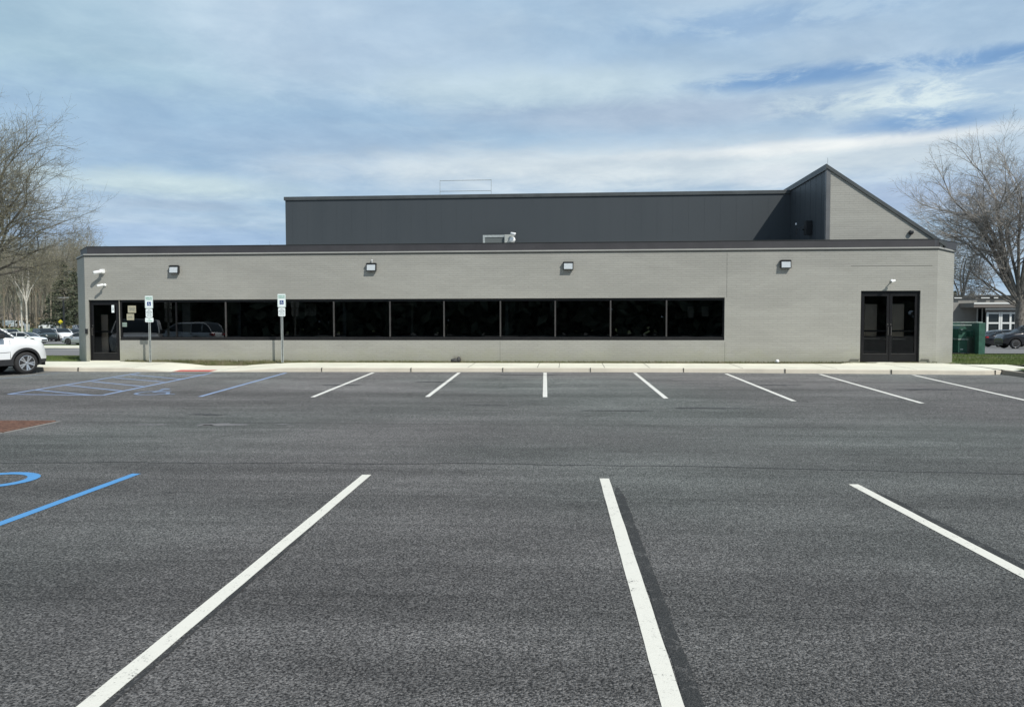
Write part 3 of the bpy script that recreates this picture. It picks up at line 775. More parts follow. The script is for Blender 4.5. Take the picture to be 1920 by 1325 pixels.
band(front, ZTOP-.022, ZTOP+.012, .030, .26, 'drip_shadow_edge', M_DARK)  # dark drip strip, its colour standing for the shadow line under the ledge
band(front, ZTOP+.014, ZTOP+.058, .022, .50, 'ledge', M_TRIM)
ZF0, ZF1 = ZTOP+.060, ZTOP+.060+.262
SB = .17
xfl = at(163, 474, D+SB).x; xfr = at(1753, 456, D+SB).x
ff = [(xfl-1.2, D+SB+1.45), (xfl, D+SB), (xfr, D+SB), (xfr+1.3, D+SB+1.25), (xfr+1.3, D+DEPTH-1)]
ff = [(xfl-1.2, D+DEPTH-1)] + ff
fasc = MB()
band(ff, ZF0, ZF1, 0, .12, 'fascia', M_FASC)
band(ff, ZF1+.001, ZF1+.02, .012, .16, 'fascia_cap', M_DARK)
MB().add([(p[0], p[1], ZF0+.05) for p in ff], [tuple(range(len(ff)))[::-1]]).build('roof', M_ROOFM, bld, True)
# upper storey of dark ribbed metal
ZBk = 31.2
ux0 = at(535.5, 420, ZBk).x; ux1 = at(1483, 400, ZBk).x
zu = .5*(at(540, 371.5, ZBk).z + at(1483, 357.5, ZBk).z)
TX0 = at(1549, 400, D+.45).x                      # left face of the wedge
TXr = at(1768, 452.5, D+.45).x
TY = D+.45; ZPK = at(1553, 308.5, TY).z; ZBASE = ZTOP-.3
up = MB(); up.box(ux0, TX0+.02, ZBk, ZBk+13, ZBASE, zu-.002)
x = ux0+.30
while x < TX0-.1:
    up.box(x-.006, x+.006, ZBk-.003, ZBk+.001, ZBASE, zu-.11); x += .62
up.build('upper_wall', M_PANEL, bld, True)
cp = MB(); cp.box(ux0-.05, TX0-.0, ZBk-.045, ZBk+13.05, zu-.11, zu+.035); cp.build('coping', M_COPE, bld, True, bevel=.008)
# wedge: brick triangle facing the lot, metal on its left flank, sloping roof
zr = at(1768, 452.5, TY).z
slope = (ZPK-zr)/(TXr-TX0)
TXe = TX0 + (ZPK-(ZTOP-.2))/slope
MB().add([(TX0+.12, TY, ZBASE), (TXr, TY, ZBASE), (TXr, TY, ZPK-slope*(TXr-TX0)-.03), (TX0+.12, TY, ZPK-.12*slope-.03)], [(0, 1, 2, 3)]).build('gable_wall', M_BRICK, bld, True, uvwall=True)
fl = MB(); zs = ZPK-.05
fl.add([(TX0, TY+.1, ZBASE), (TX0, ZBk+13, ZBASE), (TX0, ZBk+13, zs), (TX0, TY+.1, zs)], [(1, 0, 3, 2)])
y = TY+.5
while y < ZBk: fl.box(TX0-.005, TX0+.002, y-.007, y+.007, ZBASE, zs-.14); y += .62
fl.build('flank_wall', M_PANEL, bld, True)
MB().box(TX0-.012, TX0+.125, TY-.02, TY+.14, ZBASE, ZPK-.085).build('corner_trim', M_SIDE, bld, True)
# roof slab following the slope, with its front edge as coping
th = .13; e = Vector((1, 0, -slope)).normalized(); nrm = Vector((slope, 0, 1)).normalized()
a0 = Vector((TX0-.03, 0, ZPK+.03*slope)); a1 = Vector((TXr+.10, 0, ZPK-slope*(TXr+.10-TX0)))
rb = MB(); rb.add([(a0.x, TY-.05, a0.z-th), (a1.x, TY-.05, a1.z-th), (a1.x, TY-.05, a1.z), (a0.x, TY-.05, a0.z),
                   (a0.x, ZBk+13, a0.z-th), (a1.x, ZBk+13, a1.z-th), (a1.x, ZBk+13, a1.z), (a0.x, ZBk+13, a0.z)],
                  [(0, 1, 2, 3), (5, 4, 7, 6), (3, 2, 6, 7), (1, 0, 4, 5), (4, 0, 3, 7), (1, 5, 6, 2)])
rb.build('sloping_roof', M_COPE, bld, True)
MB().box(TX0-.05, TX0-.03, TY-.06, ZBk+.0, zs-.13, zs+.03).build('flank_coping', M_COPE, bld, True)
q = at(1552, 303, TY+.3); MB().tube((q.x, TY+.3, ZPK-.1), (q.x, TY+.3, at(1552, 296, TY+.3).z), .008).build('lightning_rod', M_GALV, bld, True)
q = at(1707, 436, TY); v = MB(); v.lathe((q.x, TY-.10, q.z), (0, 1, 0), [(0, .05), (.01, .075), (.06, .08), (.10, .06)], 16); v.build('round_vent', M_BPLAS, bld, True, smooth=True)
# louvre box on the metal flank
q = Vector((TX0, 28.0, 0)); bx = at(1516, 428, 28.9)
bk = empty('wall_bracket', (TX0-.01, 28.9, bx.z)); tag(bk, 'small dark box and arm fixed to the shaded metal flank above the roof', 'bracket')
MB().box(-.22, 0, -.5, -.25, -.28, .22).build('box', M_BPLAS, bk, bevel=.01)
MB().tube((-.05, .1, -.1), (-.30, -.3, -.05), .02).tube((-.30, .35, .0), (-.05, .1, .12), .02).tube((-.30, .35, -.20), (-.30, .35, .05), .02).build('arm', M_BPLAS, bk)
MB().lathe((-.30, .42, .20), (0, 0, 1), [(-.03, .02), (0, .035), (.05, .02)], 10).build('lamp', M_WPLAS, bk, smooth=True)

# interior
I = MB(); y0i, y1i = D+TH+.002, D+7
I.box(XL+.05, XR-.05, y0i, y1i, FLOOR-.15, FLOOR-.002); I.build('interior_floor', M_INTF, bld, True)
MB().sheet([(XL, y1i, FLOOR), (XR, y1i, FLOOR), (XR, y1i, ZTOP), (XL, y1i, ZTOP)]).build('interior_wall', M_INT, bld, True)
MB().sheet([(XL, y0i, 3.05), (XR, y0i, 3.05), (XR, y1i, 3.05), (XL, y1i, 3.05)]).build('ceiling_panel', M_INT, bld, True)
pw = MB()
for px, y1 in ((422, 7), (625, 7), (938, 7), (1358, 7), (1590, 7)):
    x = wx(px)+.1; MB().box(x, x+.12, y0i+.6 if px != 1358 else y0i, D+y1, FLOOR, 3.05).build('partition', M_INT, bld, True)
MB().box(XL+.0, XL+.02, y0i, y1i, FLOOR, 3.05).build('partition', M_INT, bld, True); MB().box(XR-.02, XR, y0i, y1i, FLOOR, 3.05).build('partition', M_INT, bld, True)
q = MB(); q.box(wx(174), wx(186.5), D+.50, D+.55, FLOOR, 2.05); q.box(wx(331), wx(346), D+.42, D+.5, FLOOR, 3.05)
q.build('pale_partition', mat('sunlit beige partition', fn=varied((.70, .60, .48), .1, 1), rough=.9), bld, True)
q = MB(); x = wx(700); q.box(x, x+.06, D+2.4, D+2.5, FLOOR, 2.4); q.box(x+.85, x+.91, D+2.4, D+2.5, FLOOR, 2.4); q.box(x, x+.91, D+2.4, D+2.5, 2.4, 2.46); q.build('inner_door_frame', M_INTL, bld, True)
for (a_, b_, c_, d_) in ((548, 570, 2.0, 2.45), (1300, 1312, 1.9, 2.3), (1328, 1342, 1.95, 2.3)): MB().box(wx(a_), wx(b_), D+1.3, D+1.33, c_, d_).build('wall_board', M_INTL, bld, True)

# ribbon window: eleven bays, each its own window part
edges = [LD[1]] + [wx(px) for px in (329, 422, 525, 625, 730.5, 832, 938, 1041, 1145, 1250)] + [RW[1]]
for i in range(len(edges)-1):
    a, b = edges[i], edges[i+1]
    f = MB(); yf0, yf1 = D+.055, D+.15
    fwid = .032
    f.box(a+.001, b-.001, yf0, yf1, ZWT-.085, ZWT-.001)
    f.box(a+.001, b-.001, yf0-.01, yf1, ZWB+.001, ZWB+.06)
    f.box(a+.001, b-.001, yf0+.01, yf1, ZWB+.0605, ZWB+.12)
    zA, zB_ = ZWB+.1205, ZWT-.0855
    if i > 0: f.box(a+.001, a+.018, yf0+.01, yf1, zA, zB_)
    if i < len(edges)-2: f.box(b-.018, b-.001, yf0+.01, yf1, zA, zB_)
    if i == 0: f.box(a+.001, a+.07, yf0, yf1, zA, zB_)
    if i == len(edges)-2: f.box(b-.05, b-.001, yf0, yf1, zA, zB_)
    fo = f.build('window', M_FRAME, bld, True)
    g = MB(); g.sheet([(a+.002, D+.085, zA), (b-.002, D+.085, zA), (b-.002, D+.085, zB_), (a+.002, D+.085, zB_)]); g.build('pane', M_GLASS, fo, True)
    if i < len(edges)-2:
        MB().box(b-.024, b+.024, D+.050, D+.14, zA, zB_).build('mullion', M_MULL if i not in (0, 2) else M_FRAME, fo, True)
    MB().box(a+.001, b-.001, yf0-.014, yf0-.0105, ZWB+.062, ZWB+.074).build('sill', M_MULL, fo, True)
MB().box(edges[0]+.03, edges[-1]-.001, D+.02, D+.0445, ZWB+.001, ZWB+.012).build('window_sill', M_FRAME, bld, True)

# doors
def leaf(x0, x1, z0, z1, y, hinge, name='door', pairs=0):
    d = MB(); st = .085
    d.box(x0, x0+st, y, y+.045, z0, z1); d.box(x1-st, x1, y, y+.045, z0, z1)
    d.box(x0+st, x1-st, y+.001, y+.044, z1-.10, z1); d.box(x0+st, x1-st, y+.001, y+.044, z0, z0+.27)
    o = d.build(name, M_FRAME, bld, True)
    MB().sheet([(x0+st, y+.022, z0+.27), (x1-st, y+.022, z0+.27), (x1-st, y+.022, z1-.10), (x0+st, y+.022, z1-.10)]).build('pane', M_DGLASS, o, True)
    MB().box(x0+st-.02, x1-st+.02, y+.05, y+.10, z0+1.0, z0+1.06).build('push_bar', M_BPLAS, o, True, bevel=.006)
    MB().box(x0+.06, x1-.06, y-.004, y-.0005, z0+.262, z0+.276).build('bottom_rail_edge', M_MULL, o, True)
    hx = x0+.045 if hinge == 'r' else x1-.045
    h = MB(); h.path([(hx, y-.0, z0+.90), (hx, y-.05, z0+.90), (hx, y-.05, z0+1.16), (hx, y-.0, z0+1.16)], .011)
    h.lathe((hx, y-.008, z0+1.25), (0, 1, 0), [(0, .02), (.01, .022)], 12)
    h.build('handle', mat('worn steel', (.22, .20, .18), .35, .8), o, True)
    return o
def dframe(x0, x1, z0, z1, name):
    f = MB(); w_ = .05; f.box(x0+.001, x0+w_, D+.05, D+.16, z0, z1-.001); f.box(x1-w_, x1-.001, D+.05, D+.16, z0, z1-.001); f.box(x0+w_, x1-w_, D+.051, D+.159, z1-.07, z1-.001)
    return f.build(name, M_FRAME, bld, True)
dframe(LD[0], LD[1]-.002, FLOOR, LD[3], 'door_frame')
dl = leaf(LD[0]+.055, LD[1]-.075, FLOOR+.01, LD[3]-.075, D+.07, 'r')
dframe(RD[0], RD[1], FLOOR, RD[3], 'door_frame')
mx_ = (RD[0]+RD[1])/2-.0
zt_ = RD[3]-.075
leaf(RD[0]+.055, mx_-.006, FLOOR+.01, zt_, D+.07, 'l', pairs=1); leaf(mx_+.006, RD[1]-.055, FLOOR+.01, zt_, D+.07, 'r', pairs=1)
# panels seen through the double door
q = MB(); q.box(wx(1634), wx(1658), D+.62, D+.66, 1.25, 2.35); q.box(wx(1686), wx(1710), D+.62, D+.66, 1.25, 2.35); q.build('inner_panel', M_INTL, bld, True)
q = MB()
q.box(wx(1627), wx(1662), D+.5, D+.54, 1.16, 1.2); q.box(wx(1670), wx(1712), D+.5, D+.54, 1.14, 1.18); q.box(wx(1628), wx(1660), D+.5, D+.54, .72, .75)
q.build('inner_rail', M_INT, bld, True)
# papers in the glass
def paper(px0, py0, px1, py1, m, name='notice', txt=None, y=D+.068):
    a = at(px0, py0, y); b = at(px1, py1, y)
    root = empty(name, ((a.x+b.x)/2, y, min(a.z, b.z)))
    h = abs(a.z-b.z); wd = b.x-a.x
    MB().box(-wd/2, wd/2, 0, .003, 0, h).build('sheet', m, root)
    if txt: lettering('lettering', txt, h*.16, M_STXT, root, (0, -.0015, h*.5), width=wd*.72)
    return root
tag(paper(239.5, 573, 255, 586.3, M_PAPER, txt='NOTICE\nOFFICE\nHOURS'), 'tan notice taped high inside the pane beside the entrance door', 'notice', 'notices in the entrance window')
tag(paper(237.5, 588.3, 251.5, 600, M_PAPER, txt='PLEASE\nRING BELL'), 'tan notice just below another tan notice in the window pane', 'notice', 'notices in the entrance window')
tag(paper(227.8, 604.5, 238, 612.5, M_PAPG, txt='VISITORS'), 'small green-grey card in the window next to the door', 'notice', 'notices in the entrance window')
tag(paper(209, 572, 214.2, 586, M_SIGN, 'door_sticker', y=D+.062), 'tall narrow white sticker high on the left door glass', 'sticker')
q = at(211.6, 579, D+.058)
lettering('lettering', '170', .085, M_STXT, bpy.data.objects['door_sticker'], (0, -.004, .14), rot=(R(90), R(90), 0))
# call box left of the door, conduits beside the right door
q = at(163, 621, D); MB().box(-.045, .045, -.05, 0, -.09, .09).build('call_box', M_BPLAS, None, bevel=.008); o = bpy.data.objects['call_box']; o.location = (q.x, D-.001, q.z); tag(o, 'small black call box on the brick corner left of the entrance door', 'call box')
def pipe(pts, name, lab):
    s = MB(); s.path([(at(*p, D-.03)-Vector((at(*pts[0], D-.03)))) for p in pts], .014, 6); o = s.build(name, mat('painted pipe', fn=varied((.14, .135, .12), .1, 3), rough=.6)); o.location = at(*pts[0], D-.03); tag(o, lab, 'pipe', 'thin pipes at the foot of the wall'); return o
pipe([(1727, 673.5), (1741, 673.5), (1742.5, 680)], 'conduit_pipe', 'thin dark pipe bending to the ground right of the double door')
pipe([(1594, 673.5), (1612, 673.5)], 'conduit_pipe', 'short thin straight pipe low on the wall left of the double door')

# ================================================================== FITTINGS ON THE WALL AND ROOF
def wall_light():
    r = empty('wall_light', (0, 0, 0)); b = MB()
    X = Vector((1, 0, 0)); Y = Vector((0, 1, 0)); Z = Vector((0, 0, 1))
    b.add([(-.175, 0, -.11), (.175, 0, -.11), (.175, 0, .12), (-.175, 0, .12), (-.175, -.13, -.13), (.175, -.13, -.13), (.175, -.10, .12), (-.175, -.10, .12)],
          [(0, 3, 2, 1), (4, 5, 6, 7), (0, 1, 5, 4), (1, 2, 6, 5), (2, 3, 7, 6), (3, 0, 4, 7)])
    b.box(-.185, .185, -.125, -.001, .12, .135)
    for k in range(9): b.box(-.15+k*.037-.004, -.15+k*.037+.004, -.10, -.01, .135, .16)
    h = b.build('housing', M_BPLAS, r, bevel=.006)
    g = MB(); g.add([(-.145, -.135, -.105), (.145, -.135, -.105), (.145, -.112, .088), (-.145, -.112, .088), (-.145, -.120, -.105), (.145, -.120, -.105), (.145, -.10, .088), (-.145, -.10, .088)],
                    [(0, 1, 2, 3), (0, 4, 5, 1), (1, 5, 6, 2), (2, 6, 7, 3), (3, 7, 4, 0)])
    g.build('lens', M_LENS, r)
    return r
wl = wall_light(); labs = ['black floodlight above the entrance end of the ribbon window, leftmost of four wall lights',
                           'black floodlight with a small white sensor stub on top, second wall light from the left',
                           'black floodlight above the right half of the ribbon window, third wall light from the left',
                           'black floodlight on the windowless brick nearest the double door, rightmost wall light']
for i, (px, py) in enumerate(((325, 505.5), (695.5, 501), (1065.5, 498.5), (1474, 495.5))):
    o = wl if i == 0 else copy_tree(wl); q = at(px, py, D-.12); o.location = (q.x, D-.002, q.z); tag(o, labs[i], 'wall light', 'floodlights along the brick wall')
    if i == 1: MB().tube((.02, -.05, .16), (.02, -.05, .24), .012).lathe((.02, -.05, .24), (0, 0, 1), [(0, .022), (.03, .022)], 10).build('sensor', M_WPLAS, o)
def bullet(px, py, y, dirx, lab, s=1.0, drop=0.0):
    q = at(px, py, y-.2); r = empty('security_camera', (q.x, y-.002, q.z)); tag(r, lab, 'security camera', 'white security cameras')
    MB().lathe((0.06*dirx, 0, .0), (0, -1, 0), [(0, .055*s), (.03, .055*s), (.04, .04*s)], 16).build('mount', M_WPLAS, r, smooth=True)
    MB().path([(0.06*dirx, -.03, 0), (.05*dirx, -.10, .01), (.02*dirx, -.16, .0)], .02*s).build('arm', M_WPLAS, r, smooth=True)
    ax = Vector((-.78*dirx, -.52, -.22)).normalized()
    c = Vector((.05*dirx, -.20, -.01-drop))
    MB().lathe(c, ax, [(-.06*s, .036*s), (-.05*s, .045*s), (.14*s, .047*s), (.16*s, .03*s)], 14).build('body', M_WPLAS, r, smooth=True)
    MB().lathe(c + ax*.161*s, ax, [(0, .028*s), (.006*s, .022*s)], 14).build('lens', M_BPLAS, r)
    return r
t_ = bullet(184.5, 509, D, 1, 'white box camera high on the brick corner above the entrance door', 1.3)
MB().box(-.02, .12, -.10, 0, -.05, .09).build('junction_box', M_WPLAS, t_, bevel=.006)
bullet(188, 534, D, 1, 'small white bullet camera just below the box camera at the entrance corner', .95)
bullet(1673, 526, D, 1, 'white bullet camera above the double door', .9)
MB().lathe((0, 0, 0), (0, 0, 1), [(-.05, .03), (-.04, .05), (0, .065), (.04, .05), (.06, .02)], 16).build('drain_globe', M_WPLAS, None, smooth=True)
o = bpy.data.objects['drain_globe']; q = at(1457.5, 680.5, D-.13); o.location = (q.x, D-.13, .43); tag(o, 'small white dome low in the grass strip left of the double door', 'vent cap')

# roof box and frame behind the parapet
q0 = at(907, 441, ZBk-.5); q1 = at(946, 462, ZBk-.5); q2 = at(964, 441, ZBk-.5)
rf = empty('roof_frame', (q0.x, ZBk-.5, ZTOP)); tag(rf, 'pale L-shaped metal frame standing on the roof against the dark wall', 'frame')
MB().box(-.03, .05, -.04, .04, 0, q0.z-ZTOP).box(.05, q1.x-q0.x, -.04, .04, q0.z-ZTOP-.09, q0.z-ZTOP).build('rail', M_GALV, rf)
MB().box(.05, q1.x-q0.x, -.02, .02, 0, q0.z-ZTOP-.09).build('panel', mat('dull green-grey panel', (.10, .115, .115), .6), rf)
rb_ = empty('utility_box', (q1.x, ZBk-.5, ZTOP)); tag(rb_, 'light grey utility box beside the roof frame, with white camera on top', 'utility box')
MB().box(.01, q2.x-q1.x, -.15, .15, 0, q0.z-ZTOP+.0).build('cabinet', mat('light grey steel', (.36, .38, .36), .5), rb_, bevel=.01)
t_ = bullet(963, 437.5, ZBk-.75, -1, 'white camera perched on top of the grey utility box on the roof', 1.1)
lb = MB().lathe((0, 0, 0), (0, 0, 1), [(-.10, .03), (-.08, .09), (0, .12), (.08, .09), (.10, .03)], 16).build('globe_light', M_WPLAS, None, smooth=True)
q = at(961, 449.5, ZBk-.8); lb.location = q; tag(lb, 'round white globe light fixed to the front of the rooftop utility box', 'light')
# guard rail on the upper roof
a = at(825, 339, ZBk+2.2); b = at(921, 337.5, ZBk+2.2); zz = zu
gr_ = empty('roof_railing', (a.x, ZBk+2.2, zz)); tag(gr_, 'thin pale two-rail guard rail on top of the dark upper storey', 'railing')
W2 = b.x-a.x; H2 = b.z-zz; H1 = at(921, 357.5, ZBk+2.2).z-zz
for x in (0, W2): MB().tube((x, 0, 0), (x, 0, H2+.03), .011, n=6).build('post', M_GALV, gr_)
MB().tube((0, 0, H2), (W2, 0, H2), .012, n=6).build('rail', M_GALV, gr_); MB().tube((0, 0, H1), (W2, 0, H1), .012, n=6).build('rail', M_GALV, gr_)

# accessible parking signs
def sign(px, pytop, pybase, plates, lab, yoff):
    y = D-yoff; q = at(px, pytop, y)
    zb = .38; r = empty('parking_sign', (q.x, y, zb)); tag(r, lab, 'sign', 'accessible parking signs')
    p = MB(); T = q.z-zb
    p.box(-.012, .012, .002, .006, 0, T-.02); p.box(-.040, -.012, -.030, -.026, 0, T-.02); p.box(.012, .040, -.030, -.026, 0, T-.02)
    p.box(-.016, -.012, -.030, .006, 0, T-.02); p.box(.012, .016, -.030, .006, 0, T-.02)
    p.build('post', M_GALV, r)
    z = T
    for k, (wd, ht, kind) in enumerate(plates):
        c = z-ht/2
        s = MB(); s.prism([(x, zz_+c) for x, zz_ in rounded(wd, ht, .03)], -.036, -.033); pl = s.build('plate', M_SIGN, r)
        F = -.0385
        if kind == 'reserved':
            s = MB(); s.prism([(x, zz_+c) for x, zz_ in rounded(wd-.02, ht-.02, .025)], -.0366, -.0362); s.build('border', M_SGREEN, pl)
            s = MB(); s.prism([(x, zz_+c) for x, zz_ in rounded(wd-.032, ht-.032, .02)], -.0372, -.0368); s.build('field', M_SIGN, pl)
            lettering('lettering', 'RESERVED\nPARKING', .055, M_SGREEN, pl, (0, F, c+ht*.27), width=wd*.8, space=1.05, bold=.0015)
            h = .07; cc = c-ht*.14
            MB().box(-h, h, -.0385, -.0375, cc-h, cc+h).build('emblem', M_SBLUE, pl)
            em = MB(); 
            for a0 in range(110, 370, 20):
                t0, t1 = R(a0), R(a0+20); rr = .034
                em.obox((.0+.5*rr*(math.cos(t0)+math.cos(t1)), -.0395, cc-.016+.5*rr*(math.sin(t0)+math.sin(t1))), Vector((math.cos((t0+t1)/2+math.pi/2), 0, math.sin((t0+t1)/2+math.pi/2))), Vector((0, 1, 0)), Vector((math.cos((t0+t1)/2), 0, math.sin((t0+t1)/2))), .007, .0004, .0045)
            em.box(-.012, -.003, -.0402, -.0398, cc-.006, cc+.036); em.box(-.012, .020, -.0406, -.0403, cc-.008, cc+.001); em.box(-.004, .014, -.0402, -.0399, cc+.014, cc+.020)
            em.add([(.014, -.0410, cc-.004), (.024, -.0410, cc), (.038, -.0410, cc-.034), (.029, -.0410, cc-.038)], [(3, 2, 1, 0)])
            em.add([(-.008+.009*math.cos(R(t)), -.0408, cc+.047+.009*math.sin(R(t))) for t in range(0, 360, 30)], [tuple(range(12))[::-1]])
            em.build('figure', M_SIGN, pl)
        elif kind == 'penalty':
            lettering('lettering', 'PENALTY\n$250 FIRST OFFENSE\nSUBSEQUENT OFFENSES\n$250 MINIMUM AND/OR\nUP TO 90 DAYS\nCOMMUNITY SERVICE\nTOW AWAY ZONE', .034, M_STXT, pl, (0, -.0365, c), width=wd*.84, space=1.0)
        else:
            lettering('lettering', 'VAN\nACCESSIBLE', .055, M_SGREEN, pl, (0, -.0365, c), width=wd*.72, space=1.0)
        z -= ht+.018
    return r
sign(280, 554.5, 680, [(.29, .44, 'reserved'), (.245, .29, 'penalty'), (.30, .155, 'van')], 'white reserved parking sign with three plates on a steel post near the entrance door', .52)
sign(528.5, 551, 680.5, [(.29, .46, 'reserved'), (.245, .29, 'penalty')], 'white reserved parking sign with only two plates, before the middle of the ribbon window', .52)

# dark stone with a dry tuft at the wall foot
rs = empty('stone', (wx(856, 676), D-.14, .37)); tag(rs, 'dark rounded stone with a dry tuft behind it at the foot of the wall', 'stone')
b = MB(); rnd = random.Random(3)
for cx, cz, rx, rz_ in ((-.03, .06, .15, .075), (.10, .09, .07, .10)):
    vs = []; fs = []; n, m_ = 14, 8
    for j in range(m_+1):
        for i in range(n):
            th_ = math.pi*j/m_; ph = 2*math.pi*i/n; k = 1+.12*math.sin(3*ph+2*j)+.06*rnd.random()
            vs.append((cx+rx*k*math.sin(th_)*math.cos(ph), .07*k*math.sin(th_)*math.sin(ph), cz+rz_*k*math.cos(th_)))
    fs = [(j*n+i, (j+1)*n+i, (j+1)*n+(i+1) % n, j*n+(i+1) % n) for j in range(m_) for i in range(n)]
    b.add(vs, fs)
b.build('rock', M_ROCK, rs, smooth=True)
b = MB()
for k in range(45):
    x = rnd.uniform(-.10, .20); l = rnd.uniform(.12, .30); a = rnd.uniform(-.3, .3); y = rnd.uniform(.04, .12)
    b.sheet([(x, y, .0), (x+.008, y, .0), (x+a*l+.003, y+rnd.uniform(-.05, .02), l)])
b.build('tuft', M_BRUSH, rs)

# ================================================================== VEHICLES
def interp(x, pts): return float(np.interp(x, [p[0] for p in pts], [p[1] for p in pts]))
def wheel(parent, x, y, r, w_, side, m_rim, detail=True):
    t = MB(); ax = Vector((0, side, 0)); c = Vector((x, y-side*w_/2, r))
    t.lathe(c, ax, [(0, r*.62), (.01, r*.90), (.035, r*.985), (w_*.35, r), (w_*.65, r), (w_-.035, r*.985), (w_-.008, r*.90), (w_, r*.70)], 36 if detail else 16)
    ty = t.build('wheel', M_TYRE, parent, smooth=True)
    rr = r*.68; s = MB(); o = c + ax*(w_-.004)
    s.lathe(o-ax*.06, ax, [(0, rr*.96), (.062, rr), (.066, rr*.93), (.03, rr*.90), (.01, rr*.5)], 30 if detail else 14)
    s.build('rim', M_RIMD if detail else m_rim, ty, smooth=True)
    if detail:
        s = MB(); up = Vector((0, 0, 1)); fx = Vector((1, 0, 0))
        for k in range(10):
            t0 = 2*math.pi*k/10 + (.13 if k % 2 else -.13)+.2; rad = fx*math.cos(t0)+up*math.sin(t0); tan = -fx*math.sin(t0)+up*math.cos(t0)
            p0 = o+rad*rr*.16; p1 = o+rad*rr*.95
            s.add([p0+tan*.016+ax*.004, p0-tan*.016+ax*.004, p1-tan*.026+ax*.016, p1+tan*.026+ax*.016, p0+tan*.012-ax*.02, p0-tan*.012-ax*.02, p1-tan*.02-ax*.02, p1+tan*.02-ax*.02],
                  [(0, 1, 2, 3), (0, 3, 7, 4), (1, 5, 6, 2), (3, 2, 6, 7)])
        s.lathe(o-ax*.01, ax, [(0, rr*.19), (.018, rr*.17), (.024, rr*.08)], 16)
        s.lathe(o-ax*.01, ax, [(.012, rr*.99), (.022, rr*1.0), (.024, rr*.94), (.010, rr*.93)], 36)
        s.build('spokes', M_RIM, ty)
    return ty
def car(name, paint, L=4.65, W=1.84, H=1.45, wb=2.75, wr=.33, hood=((-2.3, .95), (2.3, .75)), belt=.92, cab=(-2.0, -1.0, .45, 1.15), sill=.24,
        fo=.88, n=46, detail=False, clad=False, rear='sedan'):
    """x forward. hood: height of the deck line along x; cab: x of rear glass foot, roof start, roof end, windscreen foot"""
    r = empty(name, (0, 0, 0)); hw = W/2; xf = L/2; xw = (xf-fo, xf-fo-wb); Ra = wr+.065
    def hwid(x):
        k = max(0, (abs(x)-(xf-.75))/.75); return hw*(1-.30*k**2.6)
    def ztop(x): return interp(x, hood)
    def zlow(x):
        z = sill
        k = max(0, (abs(x)-(xf-.55))/.55); z += .10*k
        for c in xw:
            d = abs(x-c)
            if d < Ra: z = max(z, wr+math.sqrt(Ra*Ra-d*d))
        return z
    X = set(fr(-xf, xf, n))
    for c in xw:
        for k in range(17): X.add(c+Ra*math.cos(math.pi*k/16))
    for k in range(1, 5): X.add(xf-.012*k*k); X.add(-xf+.012*k*k)
    X = sorted(X); b = MB(); vs = []; NR = 7
    for x in X:
        wv = hwid(x); zl = zlow(x); zt = ztop(x); e_ = max(0, 1-(xf-abs(x))/.14)
        zt2 = zt-.16*e_**2; zl2 = zl; zs = max(zl+.02, zt2-.10)
        prof = [(wv*.965, zl2), (wv*.995, zl2+(zs-zl2)*.35), (wv, zl2+(zs-zl2)*.7), (wv*.972, zs), (wv*.90, zt2-.022), (wv*.6, zt2), (0, zt2+.018)]
        ring = [(x, -y, z) for y, z in prof] + [(x, y, z) for y, z in prof[-2::-1]]
        vs += ring
    m_ = 2*NR-1; fs = []
    for i in range(len(X)-1):
        for k in range(m_-1): fs.append((i*m_+k, (i+1)*m_+k, (i+1)*m_+k+1, i*m_+k+1))
    fs += [tuple(range(m_))[::-1], tuple((len(X)-1)*m_+k for k in range(m_))]
    b.add(vs, fs); body = b.build('body', paint, r, smooth=True)
    es = body.modifiers.new('split', 'EDGE_SPLIT'); es.split_angle = R(38)
    MB().box(-xf+.25, xf-.25, -hw+.27, hw-.27, sill-.06, belt-.15).build('underbody', M_UNDER, body)
    # cabin
    x0, x1, x2, x3 = cab; gh = H-belt
    def zr(x):
        base = ztop(x)-.01
        if x <= x0 or x >= x3: return base
        if x < x1: return base+(H-.03-base)*math.sin((x-x0)/(x1-x0)*math.pi/2)**.9
        if x > x2: return base+(H-base-.02)*(1-((x-x2)/(x3-x2))**1.25)
        t = (x-x1)/(x2-x1); return H-.03+.03*math.sin(math.pi*min(1, t*.75+.12)) if True else H
    CX = sorted(set(fr(x0, x3, 40)+[x1, x2])); gv = []; 
    for x in CX:
        h = max(0, zr(x)-ztop(x)+.01); wg = hwid(x)*.955; t = h/gh
        gv.append([(wg, belt-.06 if h > .2 else ztop(x)-.015), (wg-.20*h-.0, ztop(x)-.01+h*.90), (wg-.24*h-.07*min(1, t*2), ztop(x)-.01+h*.985), (wg*.45, ztop(x)-.01+h+.012), (0, ztop(x)-.01+h+.02)])
    def ringpts(i, sgn): return [(CX[i], sgn*y, z) for y, z in gv[i]]
    g = MB(); rt = MB()
    for i in range(len(CX)-1):
        A0, A1 = gv[i], gv[i+1]; steep = CX[i] < x1-.02 or CX[i+1] > x2+.02
        for sgn in (-1, 1):
            for k in range(4):
                q = [(CX[i], sgn*A0[k][0], A0[k][1]), (CX[i+1], sgn*A1[k][0], A1[k][1]), (CX[i+1], sgn*A1[k+1][0], A1[k+1][1]), (CX[i], sgn*A0[k+1][0], A0[k+1][1])]
                if sgn > 0: q = q[::-1]
                (rt if (k >= 1 and not steep) else g).sheet(q)
    gl = g.build('window', M_CGLASS, r, smooth=True)
